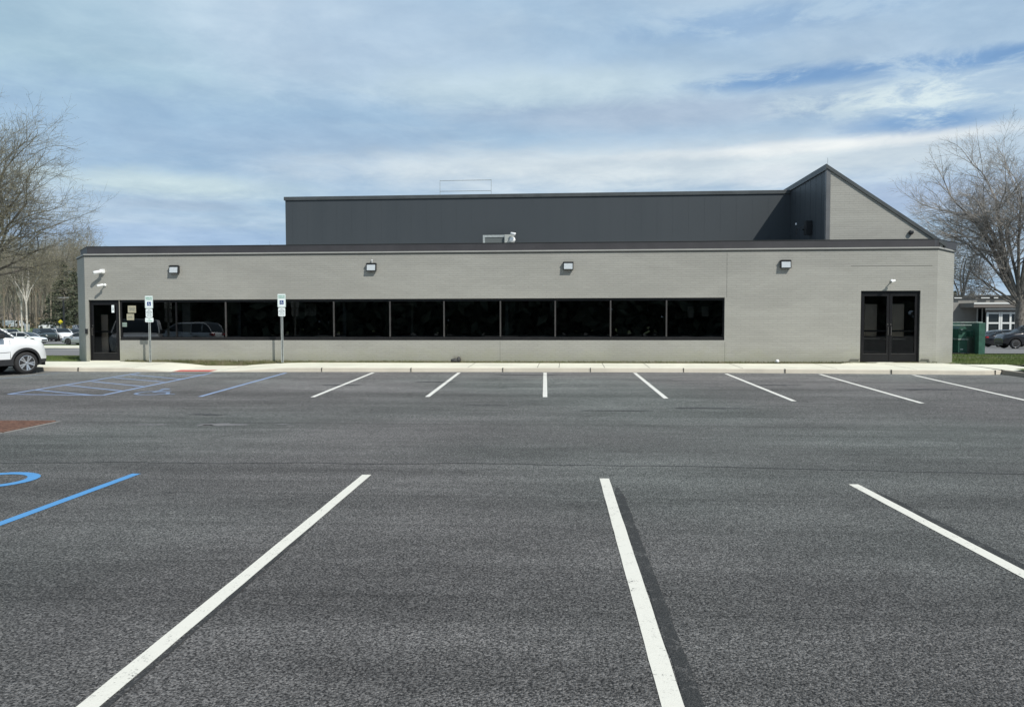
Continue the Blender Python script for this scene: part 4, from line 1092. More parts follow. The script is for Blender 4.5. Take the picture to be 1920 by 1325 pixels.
    for sgn in (-1, 1):                     # pillars and gutter
        pts = [(CX[i], sgn*(gv[i][1][0]+.004), gv[i][1][1]) for i in range(len(CX))]
        rt.path(pts, .028, 6)
        for fx_ in ([x1+(x2-x1)*.46] + ([x1+.12] if rear != 'sedan' else [x0+(x1-x0)*.78])):
            i = min(range(len(CX)), key=lambda k: abs(CX[k]-fx_)); a_ = gv[i]
            rt.tube((CX[i], sgn*(a_[0][0]-.002), a_[0][1]), (CX[i], sgn*(a_[1][0]), a_[1][1]), .030, n=6)
    rt.build('roof', paint, r, smooth=True)
    for s_ in (-1, 1):
        for i, c in enumerate(xw): wheel(r, c, s_*(hw-.115), wr, .225, s_, M_RIM, detail)
    # lamps, mirror, grille, plate
    for s_ in (-1, 1):
        wv = hwid(xf-.12)
        zc = ztop(xf)-.13
        MB().add([(xf-.10, s_*wv*.97, zc-.03), (xf-.42, s_*(hwid(xf-.42)+.004), zc+.06), (xf-.40, s_*(hwid(xf-.4)*.985), zc+.115), (xf-.06, s_*wv*.80, zc+.055), (xf+.006, s_*wv*.60, zc+.02), (xf-.0, s_*wv*.60, zc-.05), (xf-.03, s_*wv*.82, zc-.06)],
                 [(0, 1, 2, 3, 4, 5, 6)] if s_ < 0 else [(6, 5, 4, 3, 2, 1, 0)]).build('headlight', M_HEAD, r)
        zc = ztop(-xf)-.14
        MB().obox((-xf+.07, s_*hw*.66, zc), Vector((1, 0, 0)), Vector((0, 1, 0)), Vector((0, 0, 1)), .11, .17, .065).build('tail_light', M_TAIL, r, bevel=.02)
        xm = x3-.42; MB().obox((xm, s_*(hw+.07), belt+.07), Vector((1, 0, 0)), Vector((0, 1, 0)), Vector((0, 0, 1)), .07, .10, .075).build('mirror', M_CLAD if clad else paint, r, bevel=.025)
    MB().box(xf-.05, xf+.004, -hw*.55, hw*.55, .42, .60).box(xf-.05, xf+.005, -hw*.62, hw*.62, .25, .36).build('grille', M_BPLAS, r)
    MB().box(-xf-.006, -xf+.03, -.26, .26, .55, .67).build('number_plate', M_SIGN, r)
    if clad:
        for s_ in (-1, 1):
            cb = MB()
            for c in xw:
                N = 22
                for k in range(N):
                    t0, t1 = math.pi*(k/N*1.16-.08), math.pi*((k+1)/N*1.16-.08); q = []
                    for (tt, rr) in ((t0, Ra-.012), (t1, Ra-.012), (t1, Ra+.065), (t0, Ra+.065)):
                        x = c+rr*math.cos(tt); q.append((x, s_*(hwid(x)+.012), max(sill-.02, wr+rr*math.sin(tt))))
                    cb.sheet(q if s_ < 0 else q[::-1])
                    q2 = [(q[2][0], q[2][1], q[2][2]), (q[3][0], q[3][1], q[3][2]), (q[3][0], q[3][1]-s_*.03, q[3][2]), (q[2][0], q[2][1]-s_*.03, q[2][2])]
                    cb.sheet(q2)
                    q3 = [q[0], q[1], (q[1][0], q[1][1]-s_*.14, q[1][2]), (q[0][0], q[0][1]-s_*.14, q[0][2])]; cb.sheet(q3)
            Xa, Xb = xw[1]+Ra+.03, xw[0]-Ra-.03
            cb.box(Xa, Xb, *sorted((s_*(hw-.05), s_*(hw+.010))), sill-.015, sill+.17)
            for (u0, u1) in ((xw[0]+Ra, xf-.02), (-xf+.02, xw[1]-Ra)):
                N = 8
                for k in range(N):
                    a_, b2 = u0+(u1-u0)*k/N, u0+(u1-u0)*(k+1)/N
                    cb.sheet([(a_, s_*(hwid(a_)+.008), zlow(a_)-.04), (b2, s_*(hwid(b2)+.008), zlow(b2)-.04), (b2, s_*(hwid(b2)+.010), .46), (a_, s_*(hwid(a_)+.010), .46)][::-s_])
            cb.build('cladding', M_CLAD, r)
            dl_ = MB()
            for xd in (xw[0]-Ra-.06, xw[0]-Ra-1.08, xw[1]+Ra+.02):
                dl_.tube((xd, s_*(hw+.0015), sill+.19), (xd, s_*(hw-.018), belt-.06), .0055, n=4, cap=False)
            dl_.tube((xw[0]-Ra-1.0, s_*(hw+.002), .66), (xw[0]-Ra-.08, s_*(hw+.002), .70), .006, n=4)
            for xd in (xw[0]-Ra-.93, xw[0]-Ra-1.9): dl_.obox((xd, s_*(hw+.02), belt-.13), Vector((1, 0, 0)), Vector((0, 1, 0)), Vector((0, 0, 1)), .09, .012, .014)
            dl_.build('door_seam', M_CLAD, body)
    return r
def place(o, x, y, z, deg): o.location = (x, y, z); o.rotation_euler = (0, 0, R(deg)); return o

SUV = dict(L=4.50, W=1.86, H=1.72, wb=2.72, wr=.348, hood=((-2.31, 1.06), (-1.9, 1.12), (.9, 1.19), (1.15, 1.17), (1.7, 1.11), (2.05, 1.02), (2.25, .90)), belt=1.13, cab=(-2.18, -1.72, .30, 1.16), sill=.31, fo=.74, rear='suv')
SED = dict(L=4.7, W=1.82, H=1.44, wb=2.75, wr=.33, hood=((-2.35, .98), (-1.8, 1.02), (.8, .98), (1.2, .95), (1.9, .83), (2.35, .70)), belt=.92, cab=(-1.95, -.95, .35, 1.25), sill=.22, fo=.92)
HAT = dict(L=4.3, W=1.78, H=1.50, wb=2.6, wr=.32, hood=((-2.15, .98), (-1.8, 1.0), (.9, .97), (1.2, .93), (1.8, .84), (2.15, .70)), belt=.93, cab=(-2.05, -1.35, .30, 1.2), sill=.22, fo=.85, rear='suv')
# white SUV at the left edge
s1 = car('parked_suv', M_WPAINT, detail=True, clad=True, n=90, **SUV); tag(s1, 'white SUV with black wheel-arch cladding, its front half at the left edge by the kerb', 'SUV', 'white SUVs')
# place so its right front wheel touches the lot at pixel (54, 702)
H_ = R(64); wxl, wyl = SUV['L']/2-SUV['fo'], -(SUV['W']/2-.115)
g = onz(47.5, 701); ox = g.x-(wxl*math.cos(H_)-wyl*math.sin(H_)); oy = g.y-(wxl*math.sin(H_)+wyl*math.cos(H_))
place(s1, ox, oy, zlot(g.y)-.003, 64)
# the SUV mirrored in the left panes stands beside the viewer, outside the frame
v = ray(352, 616); T_ = 53.0; mx2 = v.x*T_; my2 = 2*D - v.y*T_
s2 = copy_tree(s1); place(s2, mx2, my2, 0, 188); tag(s2, 'white SUV parked out of frame, seen only mirrored in the third and fourth window panes', 'SUV', 'white SUVs')

def far_car(kind, paint, px, py, deg, lab, name='parked_car', zf=zland, cat='car', base=None):
    kw = {'SUV': SUV, 'SED': SED, 'HAT': HAT}[kind]
    o = car(name, paint, n=26, **kw); p = onz(px, py, zf); place(o, p.x, p.y, p.z+.04, deg); tag(o, lab, cat, 'cars in the far lots'); return o
far_car('SED', M_WPAINT, 46, 646.5, 3, 'white sedan side-on beyond the grass, behind the white SUV nose')
far_car('SUV', M_GPAINT, 84, 640.5, -34, 'black-green car with round bright headlights facing the road')
far_car('SUV', M_WPAINT, 115, 639.5, -36, 'white SUV parked nose-out just right of the black-green car')
far_car('HAT', M_GYPAINT, 141, 635.5, -35, 'grey car beside the building corner, behind the lamp post')
far_car('SED', M_SPAINT, 159, 646.5, 178, 'silver sedan nose poking out from behind the building corner')
far_car('HAT', M_WPAINT, 20, 636, -30, 'white hatchback seen above the roof of the white sedan')
far_car('SUV', M_SPAINT, 152, 628, -40, 'silver SUV farthest back beside the brick corner')
far_car('HAT', M_WPAINT, 93, 617.5, 178, 'white hatchback parked alone on the bank by the yellow sign')
def rz_(px, py): return onz(px, py, zland)
far_car('SED', M_KPAINT, 1893, 651.5, 3, 'black sedan with a red tail lamp showing past the green enclosure')
far_car('SED', M_SPAINT, 1900, 642.5, 5, 'silver sedan behind the black sedan, only its roof and glass showing')
far_car('SUV', M_KPAINT, 1935, 654.5, 176, 'black SUV at the right edge in front of the big bare tree')
# white pickup-like van on the far bank
p = rz_(29, 615); vn = empty('parked_van', (p.x, p.y, p.z)); vn.rotation_euler = (0, 0, R(5)); tag(vn, 'white van with dark cab windows far off under the bank', 'van', 'cars in the far lots')
MB().prism([(-2.7, .35), (2.4, .35), (2.55, .9), (1.9, 1.15), (1.35, 1.95), (-2.7, 2.05)], -.95, .95).build('body', M_WPAINT, vn, bevel=.06)
MB().prism([(1.25, 1.2), (1.78, 1.2), (1.3, 1.82), (.7, 1.82), (.7, 1.2)], -.97, .97).build('window', M_CGLASS, vn)
for x in (-1.7, 1.6):
    for s_ in (-1, 1): wheel(vn, x, s_*.85, .36, .22, s_, M_RIM, False)

# ================================================================== RIGHT SIDE: enclosure, building
a = at(1788, 663, 40.6); zg = zland(30, 40.6)
x0 = at(1780, 650, 40.6).x; x1 = at(1828, 650, 40.6).x; x2 = at(1852, 650, 40.0).x; zt1 = at(1840, 605, 40.6).z
en = empty('dumpster_enclosure', (x0, 40.6, zg)); tag(en, 'dark green steel enclosure on the lawn with an open front', 'enclosure')
hE = zt1-zg
MB().box(x1-x0, x2-x0, -.35, .0, 0, hE).build('front_panel', M_GREEN2, en, bevel=.01)
s = MB(); s.box(-1.2, x1-x0, 1.5, 1.56, 0, hE-.02); s.box(-1.26, -1.2, 0, 1.56, 0, hE-.02); s.box(x2-x0-.07, x2-x0-.01, 0.001, 1.56, 0, hE-.02); s.build('back_panel', M_GREEN, en)
MB().box(-1.3, x2-x0+.02, -.04, .04, hE+.002, hE+.05).box(-1.3, x1-x0-.2, -.03, .03, hE-.14, hE-.09).build('top_rail', mat('pale worn edge', fn=varied((.25, .30, .28), .3, 6), rough=.5), en)
db = empty('dumpster', (at(1795, 650, 41.0).x, 41.0, zg)); tag(db, 'dark green steel dumpster standing inside the green enclosure', 'dumpster')
wD = at(1822, 650, 41).x-at(1795, 650, 41).x
MB().box(0, wD*.62, -.1, 1.0, .06, hE*.44).build('body', M_GREEN2, db, bevel=.02)
MB().box(-.03, wD*.66, -.14, 1.0, hE*.45, hE*.49).build('rim', mat('pale worn edge'), db)
MB().add([(0, -.1, hE*.5), (wD*.55, -.1, hE*.5), (wD*.55, -.1, hE*.80), (wD*.45, -.1, hE*.88), (.08, -.1, hE*.88), (0, -.1, hE*.80), (0, .8, hE*.5), (wD*.55, .8, hE*.5), (wD*.55, .8, hE*.80), (wD*.45, .8, hE*.88), (.08, .8, hE*.88), (0, .8, hE*.80)],
         [(0, 1, 2, 3, 4, 5), (5, 4, 10, 11), (4, 3, 9, 10), (3, 2, 8, 9), (1, 7, 8, 2), (0, 5, 11, 6)]).build('lid', M_GREEN2, db)
MB().box(wD*.80, wD*1.0, -.12, .3, hE*.55, hE*.75).build('lift_arm', M_GREEN2, db, bevel=.01)
MB().box(wD*.14, wD*.3, -.112, -.102, hE*.77, hE*.80).box(wD*.12, wD*.32, -.112, -.102, hE*.14, hE*.16).box(0, wD*.5, -.13, -.08, .0, .03).build('label_strip', M_SIGN, db)
# low building behind
YB = 92; lb0 = at(1770, 600, YB).x; lbz = at(1850, 553.5, YB).z; gz = zland(60, YB)-.1
low = empty('low_building', (lb0, YB, gz)); tag(low, 'low grey single-storey building with white-framed entrance beyond the lawn', 'building')
def bxx(px, y=YB): return at(px, 600, y).x
def bzz(py, px=1850, y=YB): return at(px, py, y).z
w1 = MB(); w1.box(lb0, 95, YB, YB+14, gz, lbz-.25); w1.build('wall', M_BLDG, low, True)
MB().box(lb0-.2, 95.2, YB-.25, YB+14.2, lbz-.24, lbz).build('roof_edge', M_DARK, low, True)
s = MB()
for a_, b2 in ((1786, 1800), (1836, 1852), (1860, 1868)): s.box(bxx(a_), bxx(b2), YB-.3, YB-.251, lbz-.36, lbz-.25)
s.build('flashing', M_FWHITE, low, True)
YC = YB-3.2; cx0 = at(1826, 570, YC).x; cz1 = at(1870, 567.5, YC).z; cz0 = at(1870, 576, YC).z
MB().box(cx0, 90, YC, YB-.01, cz0, cz1).build('canopy', mat('taupe canopy', (.17, .155, .14), .8), low, True)
MB().box(cx0+.0, 90, YC-.06, YC-.005, cz1-.14, cz1+.03).build('canopy_flashing', M_FWHITE, low, True)
c2x = at(1849, 577, YC+.6).x; z2 = at(1870, 577, YC+.6).z; z3 = at(1870, 585, YC+.6).z
YE = YC+.8
MB().box(c2x, 84, YE-.1, YE, z2-.22, z2-.02).build('door_header', M_FWHITE, low, True)
MB().box(c2x, 84, YE-.05, YE-.01, z3, z2-.23).build('fascia', mat('taupe canopy'), low, True)
fz0 = gz; 
s = MB()
for px in (1851, 1874, 1877, 1894, 1904): 
    x = at(px, 600, YE).x; s.box(x-.10, x+.10, YE-.08, YE+.02, fz0, z3)
xa_, xb_ = at(1851, 600, YE).x, at(1905, 600, YE).x
for py in (587, 605.5): 
    z = at(1870, py, YE).z; s.box(xa_, xb_, YE-.07, YE+.01, z-.09, z+.09)
s.build('window_frame', M_FWHITE, low, True)
MB().box(xa_, xb_, YE+.03, YE+.05, fz0, z3).build('glazing', M_CGLASS, low, True)
s = MB()
for px in (1832, 1841): x = at(px, 600, YB).x; s.box(x-.06, x+.06, YB-.06, YB, gz, at(1835, 578, YB).z)
s.build('window_frame', M_FWHITE, low, True); xa_, xb_ = at(1831, 600, YB).x, at(1847, 600, YB).x
MB().box(xa_, xb_, YB-.03, YB-.01, gz+.3, at(1835, 579, YB).z).build('glazing', M_CGLASS, low, True)

# ---- lamp post, yellow sign, cabinet
p = rz_(121, 637.5); lp = empty('lamp_post', (p.x, p.y, p.z)); tag(lp, 'tall dark twin-head lamp post in the far lot near the brick corner', 'lamp post'); hL = at(121, 558, p.y).z-p.z
MB().tube((0, 0, 0), (0, 0, hL), .14, .11).build('pole', M_BPLAS, lp)
MB().tube((0, 0, 0), (0, 0, .5), .2, .2).build('base', M_CONC, lp)
for s_ in (-1, 1):
    MB().box(*sorted((s_*.1, s_*.75)), -.15, .15, hL-.06, hL+.06).build('lamp_head', mat('grey lamp head', (.30, .31, .31), .4), lp)
p = onz(115, 636.5, zland); ys_ = empty('warning_sign', (p.x, p.y, p.z)); tag(ys_, 'yellow diamond road sign on a thin post beside the lamp post', 'sign'); hs = at(115, 603.5, p.y).z-p.z
MB().tube((0, 0, 0), (0, 0, hs), .05).build('post', M_GALV, ys_)
k = 10.0/FPX*p.y*.5
MB().prism([(0, hs-k), (k, hs), (0, hs+k), (-k, hs)], -.10, -.06).build('plate', M_YELL, ys_)
p = onz(51, 620, zland); cb_ = empty('cabinet', (p.x, p.y, p.z)); tag(cb_, 'white utility cabinet at the foot of the pale tree trunk', 'cabinet'); hc = at(51, 607.5, p.y).z-p.z; wc = 3.6/FPX*p.y
MB().box(-wc, wc, -.3, .3, .1, hc).build('housing', M_WPLAS, cb_, bevel=.04); MB().box(-wc-.1, wc+.1, -.4, .4, -.2, .1).build('base', M_CONC, cb_)

# ================================================================== TREES
class Seg:
    """collects tapered segments and turns them into one mesh quickly"""
    def __init__(s): s.a = []; s.b = []; s.r0 = []; s.r1 = []
    def add(s, a, b, r0, r1): s.a.append(tuple(a)); s.b.append(tuple(b)); s.r0.append(r0); s.r1.append(r1)
    def build(s, name, m, parent, n=3):
        A = np.array(s.a); B = np.array(s.b); r0 = np.array(s.r0)[:, None]; r1 = np.array(s.r1)[:, None]; N = len(A)
        d = B-A; d /= np.linalg.norm(d, axis=1, keepdims=True)+1e-9
        ref = np.where(np.abs(d[:, 2:3]) < .9, np.array([[0, 0, 1.]]), np.array([[1., 0, 0]]))
        u = np.cross(d, ref); u /= np.linalg.norm(u, axis=1, keepdims=True); v = np.cross(d, u)
        V = np.zeros((N, 2*n, 3))
        for i in range(n):
            c, s_ = math.cos(2*math.pi*i/n), math.sin(2*math.pi*i/n)
            V[:, i] = A+(u*c+v*s_)*r0; V[:, n+i] = B+(u*c+v*s_)*r1
        base = (np.arange(N)*2*n)[:, None]
        F = np.concatenate([base+np.array([[i, (i+1) % n, n+(i+1) % n, n+i]]) for i in range(n)], 1).reshape(-1, 4)
        return fastmesh(name, V.reshape(-1, 3), F, m, parent, smooth=True)
def fastmesh(name, V, F, m, parent, smooth=False):
    me = bpy.data.meshes.new(name); k = F.shape[1]
    me.vertices.add(len(V)); me.vertices.foreach_set('co', V.astype(np.float32).ravel())
    me.loops.add(F.size); me.loops.foreach_set('vertex_index', F.astype(np.int32).ravel())
    me.polygons.add(len(F)); me.polygons.foreach_set('loop_start', np.arange(0, F.size, k, dtype=np.int32))
    me.polygons.foreach_set('loop_total', np.full(len(F), k, dtype=np.int32))
    if smooth: me.polygons.foreach_set('use_smooth', np.ones(len(F), dtype=bool))
    me.materials.append(m); me.update(calc_edges=True)
    o = bpy.data.objects.new(name, me); COL.objects.link(o); o.parent = parent; return o
def leaves(name, pts, size, m, parent, rs, flat=0.0):
    P = np.array(pts); N = len(P); a = rs.normal(size=(N, 3)); a /= np.linalg.norm(a, axis=1, keepdims=True)
    b = rs.normal(size=(N, 3)); b -= (b*a).sum(1, keepdims=True)*a; b /= np.linalg.norm(b, axis=1, keepdims=True)
    s = (size*rs.uniform(.6, 1.3, N))[:, None]
    V = np.stack([P-a*s, P+b*s*.5, P+a*s, P-b*s*.5], 1).reshape(-1, 3)
    F = np.arange(4*N).reshape(-1, 4); return fastmesh(name, V, F, m, parent)
def tree(name, loc, H, spread, seed, m_trunk, m_twig, levels=4, counts=(7, 6, 6, 5), trunk_r=.3, fork=.22, twig_r=.012, bud=None, budn=0, buds=.05, updir=.55, droop=0.0, lean=(0, 0), limbs=None, ang=(32, 62), rot=0.0, vigor=1.0, asp=.62):
    rd = random.Random(seed); rs = np.random.RandomState(seed)
    thick, thin, tips = Seg(), Seg(), []
    def branch(p, d, L, r, lev):
        nseg = 6 if lev == 0 else (5 if lev < 3 else (3 if lev < levels else 2)); pts = [p]; rr = [r]; q = p; dd = d.copy(); dirs = [d]
        rend = r*.45 if lev < levels else r*.5
        for i in range(nseg):
            wob = .10 if lev < 2 else .20
            dd = (dd + Vector((rd.gauss(0, wob), rd.gauss(0, wob), rd.gauss(0, wob)+(updir*.10 if lev < 4 else -droop*.1)))).normalized()
            q = q+dd*L/nseg; pts.append(q); rr.append(r+(rend-r)*(i+1)/nseg); dirs.append(dd)
        tgt = thick if lev <= 1 else thin
        for i in range(nseg): tgt.add(pts[i], pts[i+1], rr[i], rr[i+1])
        if lev >= levels: tips.append(pts[-1]); tips.append(pts[-2]); return
        cnt = counts[min(lev, len(counts)-1)]
        for k in range(cnt):
            t = ((.42 if lev == 1 and fork > .15 and levels == 5 else .28)+(.58 if lev == 1 and fork > .15 and levels == 5 else .72)*(k+rd.random())/cnt) if lev > 0 else (.12+.86*(k+rd.random()*.6)/cnt)
            if k == cnt-1: t = 1.0
            f = t*nseg; i = min(int(f), nseg-1); fp = f-i; bp = pts[i].lerp(pts[i+1], fp); bd = dirs[i+1]; br = rr[i]+(rr[i+1]-rr[i])*fp
            an = R(rd.uniform(*ang)) if k < cnt-1 else R(rd.uniform(4, 18))
            ax = bd.orthogonal().normalized(); ax.rotate(Matrix.Rotation(rd.uniform(0, 2*math.pi) if lev else 2.4*k+seed, 3, bd))
            nd = bd.copy(); nd.rotate(Matrix.Rotation(an, 3, ax))
            if lev >= 1 and nd.z < -.15: nd.z *= .3
            nd.normalize()
            Lc = L*(asp if lev else .80)*rd.uniform(.75, 1.15)*(1.0-.35*(t-.3))
            branch(bp, nd, Lc, max(twig_r, br*(.58 if k < cnt-1 else .8)), lev+1)
    base = Vector((0, 0, 0)); hf = H*fork
    tip = Vector((lean[0], lean[1], hf)); d0 = (tip-base).normalized()
    prev = base; N = 5
    for i in range(N):
        q = base+(tip-base)*(i+1)/N + Vector((rd.gauss(0, .03), rd.gauss(0, .03), 0)); r0_ = trunk_r*(1.25-.35*i/N if i == 0 else 1-.25*i/N)
        thick.add(prev, q, r0_, trunk_r*(1-.25*(i+1)/N)); prev = q
    if limbs is None:
        nl = counts[0]; limbs = []
        for k in range(nl):
            a = 2*math.pi*k/nl+rd.uniform(-.35, .35); inc = rd.uniform(.25, 1.0) if k else .05
            limbs.append((Vector((math.cos(a)*inc*spread/H*2, math.sin(a)*inc*spread/H*2, 1)).normalized(), rd.uniform(.40, .52)*H, .6))
    for (ld, LL, rf_) in limbs: branch(prev-Vector((0, 0, rd.uniform(0, .12)*H*fork)), Vector(ld).normalized(), LL, trunk_r*rf_, 1)
    root = empty(name, loc, rot)
    thick.build('trunk', m_trunk, root, 8); thin.build('crown', m_twig, root, 3)
    if bud:
        T = np.array([tuple(t) for t in tips]); k = budn
        Pp = np.repeat(T, k, 0)+rs.normal(0, .10, (len(T)*k, 3)); leaves('foliage', Pp, buds, bud, root, rs)
    return root
V3 = Vector
# large budding tree at the left edge
p = at(-62, 600, 45); p.z = zland(p.x, 45)
def fan(spec): return [(V3((math.cos(R(e))*math.cos(R(a)), math.cos(R(e))*math.sin(R(a)), math.sin(R(e)))), L, r) for (e, a, L, r) in spec]
TL = tree('bare_tree', (p.x, 45, p.z), 14.8, 7.5, 11, M_BARK1, M_TWIG1, 5, (8, 7, 6, 5, 4), .36, .29, .0064, M_BUD, 1, .024, updir=.35, asp=.65, ang=(24, 56),
          limbs=fan([(5, 5, 4.4, .24), (16, -22, 4.5, .26), (27, 24, 4.6, .28), (37, -8, 4.4, .30), (46, 25, 4.7, .30), (52, 0, 5.7, .30), (55, -20, 5.4, .32), (61, 6, 6.5, .34), (67, -12, 6.9, .30), (71, 30, 7.2, .34), (75, 4, 7.5, .30), (76, -30, 7.2, .32), (80, -10, 7.4, .38), (84, 30, 7.3, .34), (85, 120, 7.2, .36), (60, 170, 6.0, .34)]))
tag(TL, 'large budding tree with spreading grey limbs over the left edge', 'tree')
# big bare tree at the right edge
p = onz(1910, 640, zland); RT = 74.0; xt = at(1912, 600, RT).x; gzt = zland(40, RT)
TR = tree('bare_tree', (xt, RT, gzt), 21, 10, 5, M_BARK2, M_TWIG2, 5, (7, 8, 7, 6, 5), .50, .19, .0088, updir=.3, asp=.62, ang=(24, 58),
          limbs=fan([(22, 185, 4.4, .18), (33, 170, 5.4, .24), (42, 190, 6.2, .26), (50, 176, 7.3, .30), (59, 186, 8.5, .42), (68, 176, 9.9, .54), (74, 195, 10.0, .34), (80, 150, 10.2, .50), (86, 10, 10.4, .55), (70, 10, 9.6, .5), (52, -12, 8.2, .42), (30, 14, 6.6, .34), (62, 90, 8.0, .36)]))
tag(TR, 'big bare tan tree with thick forked trunk at the right edge', 'tree')
# thin small tree and bushy round one behind the low building
p = onz(1800, 640, zland); x = at(1803, 600, 108).x
o = tree('bare_tree', (x, 108, -.9), 13.5, 5, 21, M_BARK1, M_TWIG1, 4, (5, 5, 5, 5), .22, .38, .02, updir=.6); tag(o, 'slender bare tree with dark stem between the office corner and the low roof', 'tree')
x = at(1843, 600, 122).x
o = tree('bare_tree', (x, 122, -.9), 8.6, 6.5, 22, M_BARK3, M_TWIG3, 4, (10, 8, 7, 6), .2, .20, .026, M_BRUSH, 2, .12, updir=.2); tag(o, 'low rounded brown tree showing above the low building roof', 'tree')
x = at(1788, 600, 118).x
# woods on the left: tall bare trees one can tell apart
proto = [tree('woodland_tree', (0, 0, 0), 21, 6.0, 31+k, [M_BARK3, M_BARKP, M_BARK3][k], M_TWIG3, 4, (7, 6, 5, 5), .24, [.45, .40, .5][k], .020, M_BUD2, 1, .10, updir=.7) for k in range(3)]
small = tree('woodland_tree', (0, 0, 0), 11, 5.0, 44, M_BARK3, M_TWIGR, 4, (8, 7, 6, 5), .16, .2, .024, M_BRUSH, 1, .10, updir=.4)
used = set(); rnd = random.Random(12)
spots = []
ORD = 'leftmost second third fourth fifth sixth seventh eighth ninth tenth eleventh twelfth thirteenth fourteenth fifteenth sixteenth seventeenth eighteenth nineteenth twentieth'.split()
def nth(i): return ORD[i] if i == 0 else ORD[i]+' from the left'
wood = [(-12, 478, 195, 0), (-2, 470, 215, 2), (8, 476, 180, 0), (17, 486, 225, 2), (26, 470, 205, 0), (34, 482, 190, 2), (41, 466, 140, 1), (50, 470, 138, 1), (60, 482, 200, 0), (68, 474, 185, 2), (77, 486, 220, 0), (86, 476, 190, 2), (96, 468, 170, 0), (107, 478, 205, 2), (120, 466, 190, 0), (134, 460, 200, 2), (148, 458, 210, 0), (162, 463, 220, 2)]
for i, (px, ty, dd, k) in enumerate(wood):
    o = copy_tree(proto[k]) if k in used else proto[k]; used.add(k)
    x = at(px, 600, dd).x; zz_ = zland(x, dd)-.2; h = at(px, ty, dd).z-zz_
    o.location = (x, dd, zz_); o.rotation_euler = (0, 0, rnd.uniform(0, 6.28)); o.scale = (h/21.5,)*3
    tag(o, ['tall bare tree', 'pale-trunked tree', 'clear-stemmed tree'][k]+' of the brown wood, '+nth(i), 'tree', 'tall bare trees in the woods')
first = True
for px, dd, sc_ in ((205, 300, 2.5), (232, 310, 2.45), (186, 290, 2.45), (262, 330, 2.5), (282, 318, 2.6), (300, 330, 2.45), (360, 330, 2.62), (376, 340, 2.6), (495, 320, 2.62), (512, 330, 2.9), (525, 318, 2.8), (340, 345, 2.5)):
    o = small if first else copy_tree(small); first = False
    x = at(px, 600, dd).x; topz = at(px, [461, 463, 460, 466, 463, 466, 464, 466, 462, 455, 458, 467][[205, 232, 186, 262, 282, 300, 360, 376, 495, 512, 525, 340].index(px)], dd).z
    h = topz-zland(x, dd); o.location = (x, dd, zland(x, dd)); k_ = h/10.9; o.scale = (k_*.8, k_*.8, k_); o.rotation_euler = (0, 0, rnd.uniform(0, 6))
    tag(o, 'reddish treetop over the office roofline, '+nth(sorted([205, 232, 186, 262, 282, 300, 360, 376, 495, 512, 525, 340]).index(px))+' of twelve', 'tree', 'reddish treetops above the roof')
# conifers
def conifer(loc, H, W_, seed, lab):
    rd = random.Random(seed); rs = np.random.RandomState(seed); root = empty('pine_tree', loc); tag(root, lab, 'tree', 'dark conifers')
    tr = Seg(); tr.add((0, 0, -.3), (0, 0, H*.5), .22, .15); tr.add((0, 0, H*.5), (0, 0, H), .15, .03); br = Seg(); pts = []
    z = H*.10
    while z < H*.985:
        f = 1-z/H; Lb = W_*(f**.75)*rd.uniform(.75, 1.1)
        for k in range(6):
            a = rd.uniform(0, 6.28); e_ = Vector((math.cos(a)*Lb, math.sin(a)*Lb, -.10*Lb+rd.uniform(-.2, .2))); s_ = Vector((0, 0, z)); br.add(s_, s_+e_, .05, .015)
            n = int(24*Lb/W_)+5
            for j in range(n):
                t = rd.uniform(.18, 1.02)
                pts.append(tuple(s_+e_*t+Vector((rd.gauss(0, .22*Lb/2.5), rd.gauss(0, .22*Lb/2.5), rd.gauss(-.06, .10)))))
        z += H*.028
    tr.build('trunk', M_BARK1, root, 6); br.build('branches', M_BARK1, root, 3); leaves('crown', pts, .24, M_NEEDLE, root, rs)
    return root
for px, dd, topy, wid, sd in ((122, 150, 487, 4.6, 1), (142, 160, 500, 4.8, 2), (104, 178, 530, 4.2, 3)):
    x = at(px, 600, dd).x; zg_ = zland(x, dd); H_ = at(px, topy, dd).z-zg_
    conifer((x, dd, zg_), H_, wid, sd, ['dark conifer beside the office corner behind the lamp post, tallest of three', 'dark conifer half hidden by the office corner', 'dark conifer on the left of the group, farther back'][sd-1])
x = at(1789, 600, 150).x; conifer((x, 150, zland(x, 150)), at(1789, 545, 150).z-zland(x, 150), 2.0, 9, 'dark conifer tip beside the right office corner')
# brown mass of the far wood: upright twigs and brush, nobody could count them
rs = np.random.RandomState(5); A = []; B = []; SG = Seg()
N = 30000
X = rs.uniform(-260, -75, N); Yy = rs.uniform(195, 290, N)
for i in range(N):
    x, y = X[i], Yy[i]; zb = zland(x, y)
    hmax = 11.5+1.8*math.sin(x*.11)+1.2*math.sin(x*.31+1)
    z0 = zb + rs.uniform(0, hmax)**1.0; L = rs.uniform(.8, 2.6); 
    SG.add((x, y, z0), (x+rs.normal(0, .9), y, min(z0+L, zb+hmax+1.2)), .05, .02)
for i in range(900):
    x, y = rs.uniform(-260, -75), rs.uniform(190, 260); zb = zland(x, y); SG.add((x, y, zb-.3), (x+rs.normal(0, .5), y, zb+rs.uniform(9, 14)), rs.uniform(.10, .22), .06)
fw_ = SG.build('woods', M_TWIG3, None, 3); tag(fw_, 'brown leafless wood massed on the far bank', 'woods', kind='stuff')
rs = np.random.RandomState(8); pts = []
for i in range(9000):
    x = rs.uniform(-240, -60); y = rs.uniform(182, 260); pts.append((x, y, zland(x, y)+abs(rs.normal(0, 1.0))))
bsh = leaves('undergrowth', pts, .40, M_BRUSH, None, rs); tag(bsh, 'dry brown undergrowth on the bank under the wood', 'undergrowth', kind='stuff')
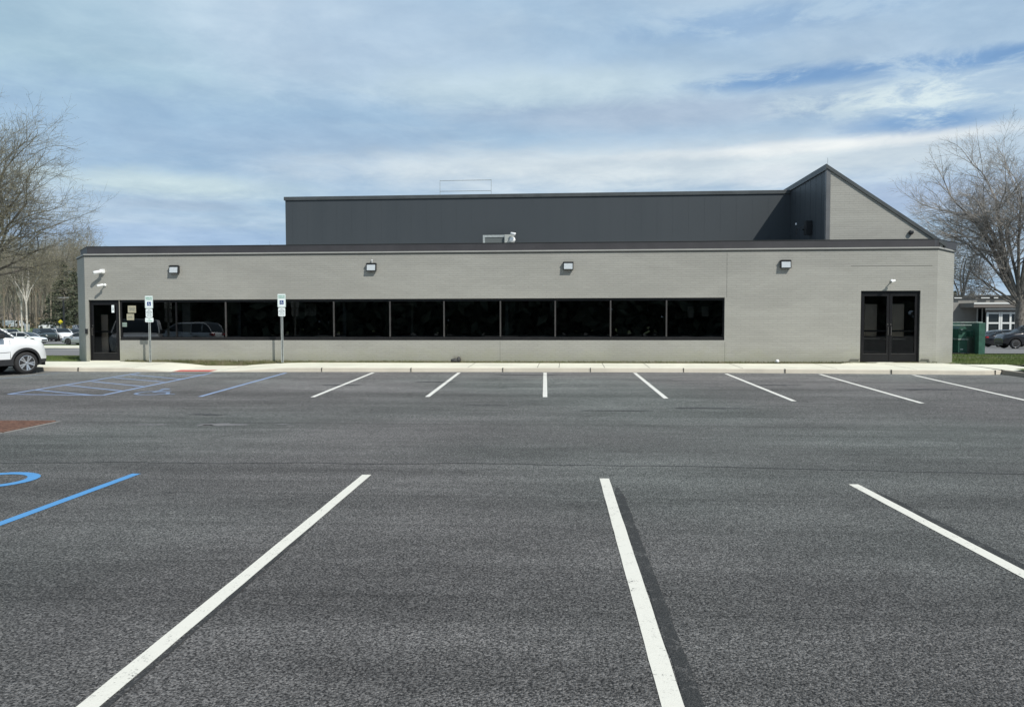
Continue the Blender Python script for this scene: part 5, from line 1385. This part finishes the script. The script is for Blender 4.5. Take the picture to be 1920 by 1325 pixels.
# pale earth bank at the far left
bk_ = grid(fr(-260, -60, 20), fr(214, 330, 8), lambda x, y: zland(x, y)+.15).build('hill', mat('dry earth', fn=varied((.28, .24, .18), .25, .15), rough=.9)); tag(bk_, kind='structure')
# house far behind the woods
p = at(25, 590, 205); hb = empty('shed', (p.x, 205, zland(p.x, 205))); hb['category'] = 'shed'; hb['label'] = 'long tan shed roof behind the white van under the trees'
MB().box(-4.5, 3.4, 0, 6, -.3, 2.1).build('wall', mat('tan wall', (.42, .36, .28), .8), hb)
MB().prism([(-.4, 2.1), (6.6, 2.1), (3.1, 4.2)], 0, 7.9).build('roof', mat('tan roof', fn=varied((.36, .30, .23), .12, 1), rough=.9), hb)
for c in kids(hb):
    if c.name.startswith('roof'): c.rotation_euler = (0, 0, R(90)); c.location = (3.4, 0, 0)

# the lot's far side, behind the viewer: dark trees that the ribbon window mirrors
rs = np.random.RandomState(2); pts = []
for i in range(26000):
    x = rs.uniform(-75, 75); k = rs.randint(0, 30); cx = -72+k*5.0+rs.normal(0, .6); ht = 9.5+2.5*math.sin(k*1.7); z = rs.uniform(0, 1)**.8*ht; wv = 3.0*(1-z/ht)**.6+.3
    pts.append((cx+rs.normal(0, wv*.5), -42+rs.normal(0, wv*.45), z))
o = leaves('treeline', pts, 1.0, M_NEEDLE, None, rs); tag(o, 'dark evergreen treeline beyond the lot that the ribbon window mirrors', 'treeline', kind='stuff')

# ================================================================== GRASS BLADES
rs = np.random.RandomState(3); bl = []
def blade(x, y, z, h):
    a = rs.uniform(0, 6.28); dx_, dy_ = math.cos(a)*.006, math.sin(a)*.006; lx, ly = rs.normal(0, .35, 2)*h
    bl.append(((x-dx_, y-dy_, z), (x+dx_, y+dy_, z), (x+lx, y+ly, z+h)))
def strip_z(x, y):
    y0 = yback(x)-.03; lowz = pz(x, 1)-.03; t = min(1, max(0, (y-y0)/(D+.02-y0))); return lowz+(0.40-lowz)*min(1, t*1.15)
for i in range(26000):
    x = rs.uniform(XD1+.15, wx(1757)); 
    if XR0-.1 < x < XR1+.1: continue
    y0 = yback(x)+.01; bare = .5+.5*math.sin(x*1.3)*math.sin(x*.37+1)
    wgt = 1.0 if x < wx(540) else .75
    if rs.rand() > wgt*(.35+.65*bare): continue
    y = rs.uniform(y0, D-.01); blade(x, y, strip_z(x, y)-.01, rs.uniform(.03, .085)*(1.2 if x < wx(540) else .85))
SPL = len(bl)
for i in range(45000):
    t = rs.rand()**1.5; y = 26.2+t*13; x = rs.uniform(wx(1757)+.6+(y-26.5)*.35, 24+t*8)
    if x < XR+CHL[0]+.02 and y > D and x < XR+CHL[0]+.02: continue
    if y < yback(x)+.02: continue
    blade(x, y, .33 if y < 28 else zland(x, y), rs.uniform(.04, .10))
for i in range(9000):
    y = rs.uniform(27.2, 33); x = rs.uniform(-26, -16.5)
    if x > XL+xlc-.0 and y > D+LCY: continue
    blade(x, y, zland(x, y), rs.uniform(.04, .10))
for nm, B_, mm, lb_ in (('grass', bl[:SPL], mat('olive blades', fn=f_leaf((.085, .095, .035), (.175, .17, .085))), 'thin olive grass along the foot of the brick wall'), ('grass', bl[SPL:], M_BLADE, 'short green grass on the lawns beside the office')):
    Vv = np.array(B_).reshape(-1, 3); gb = fastmesh(nm, Vv, np.arange(len(Vv)).reshape(-1, 3), mm, None); tag(gb, lb_, 'grass', kind='stuff')
SC.render.use_persistent_data = False
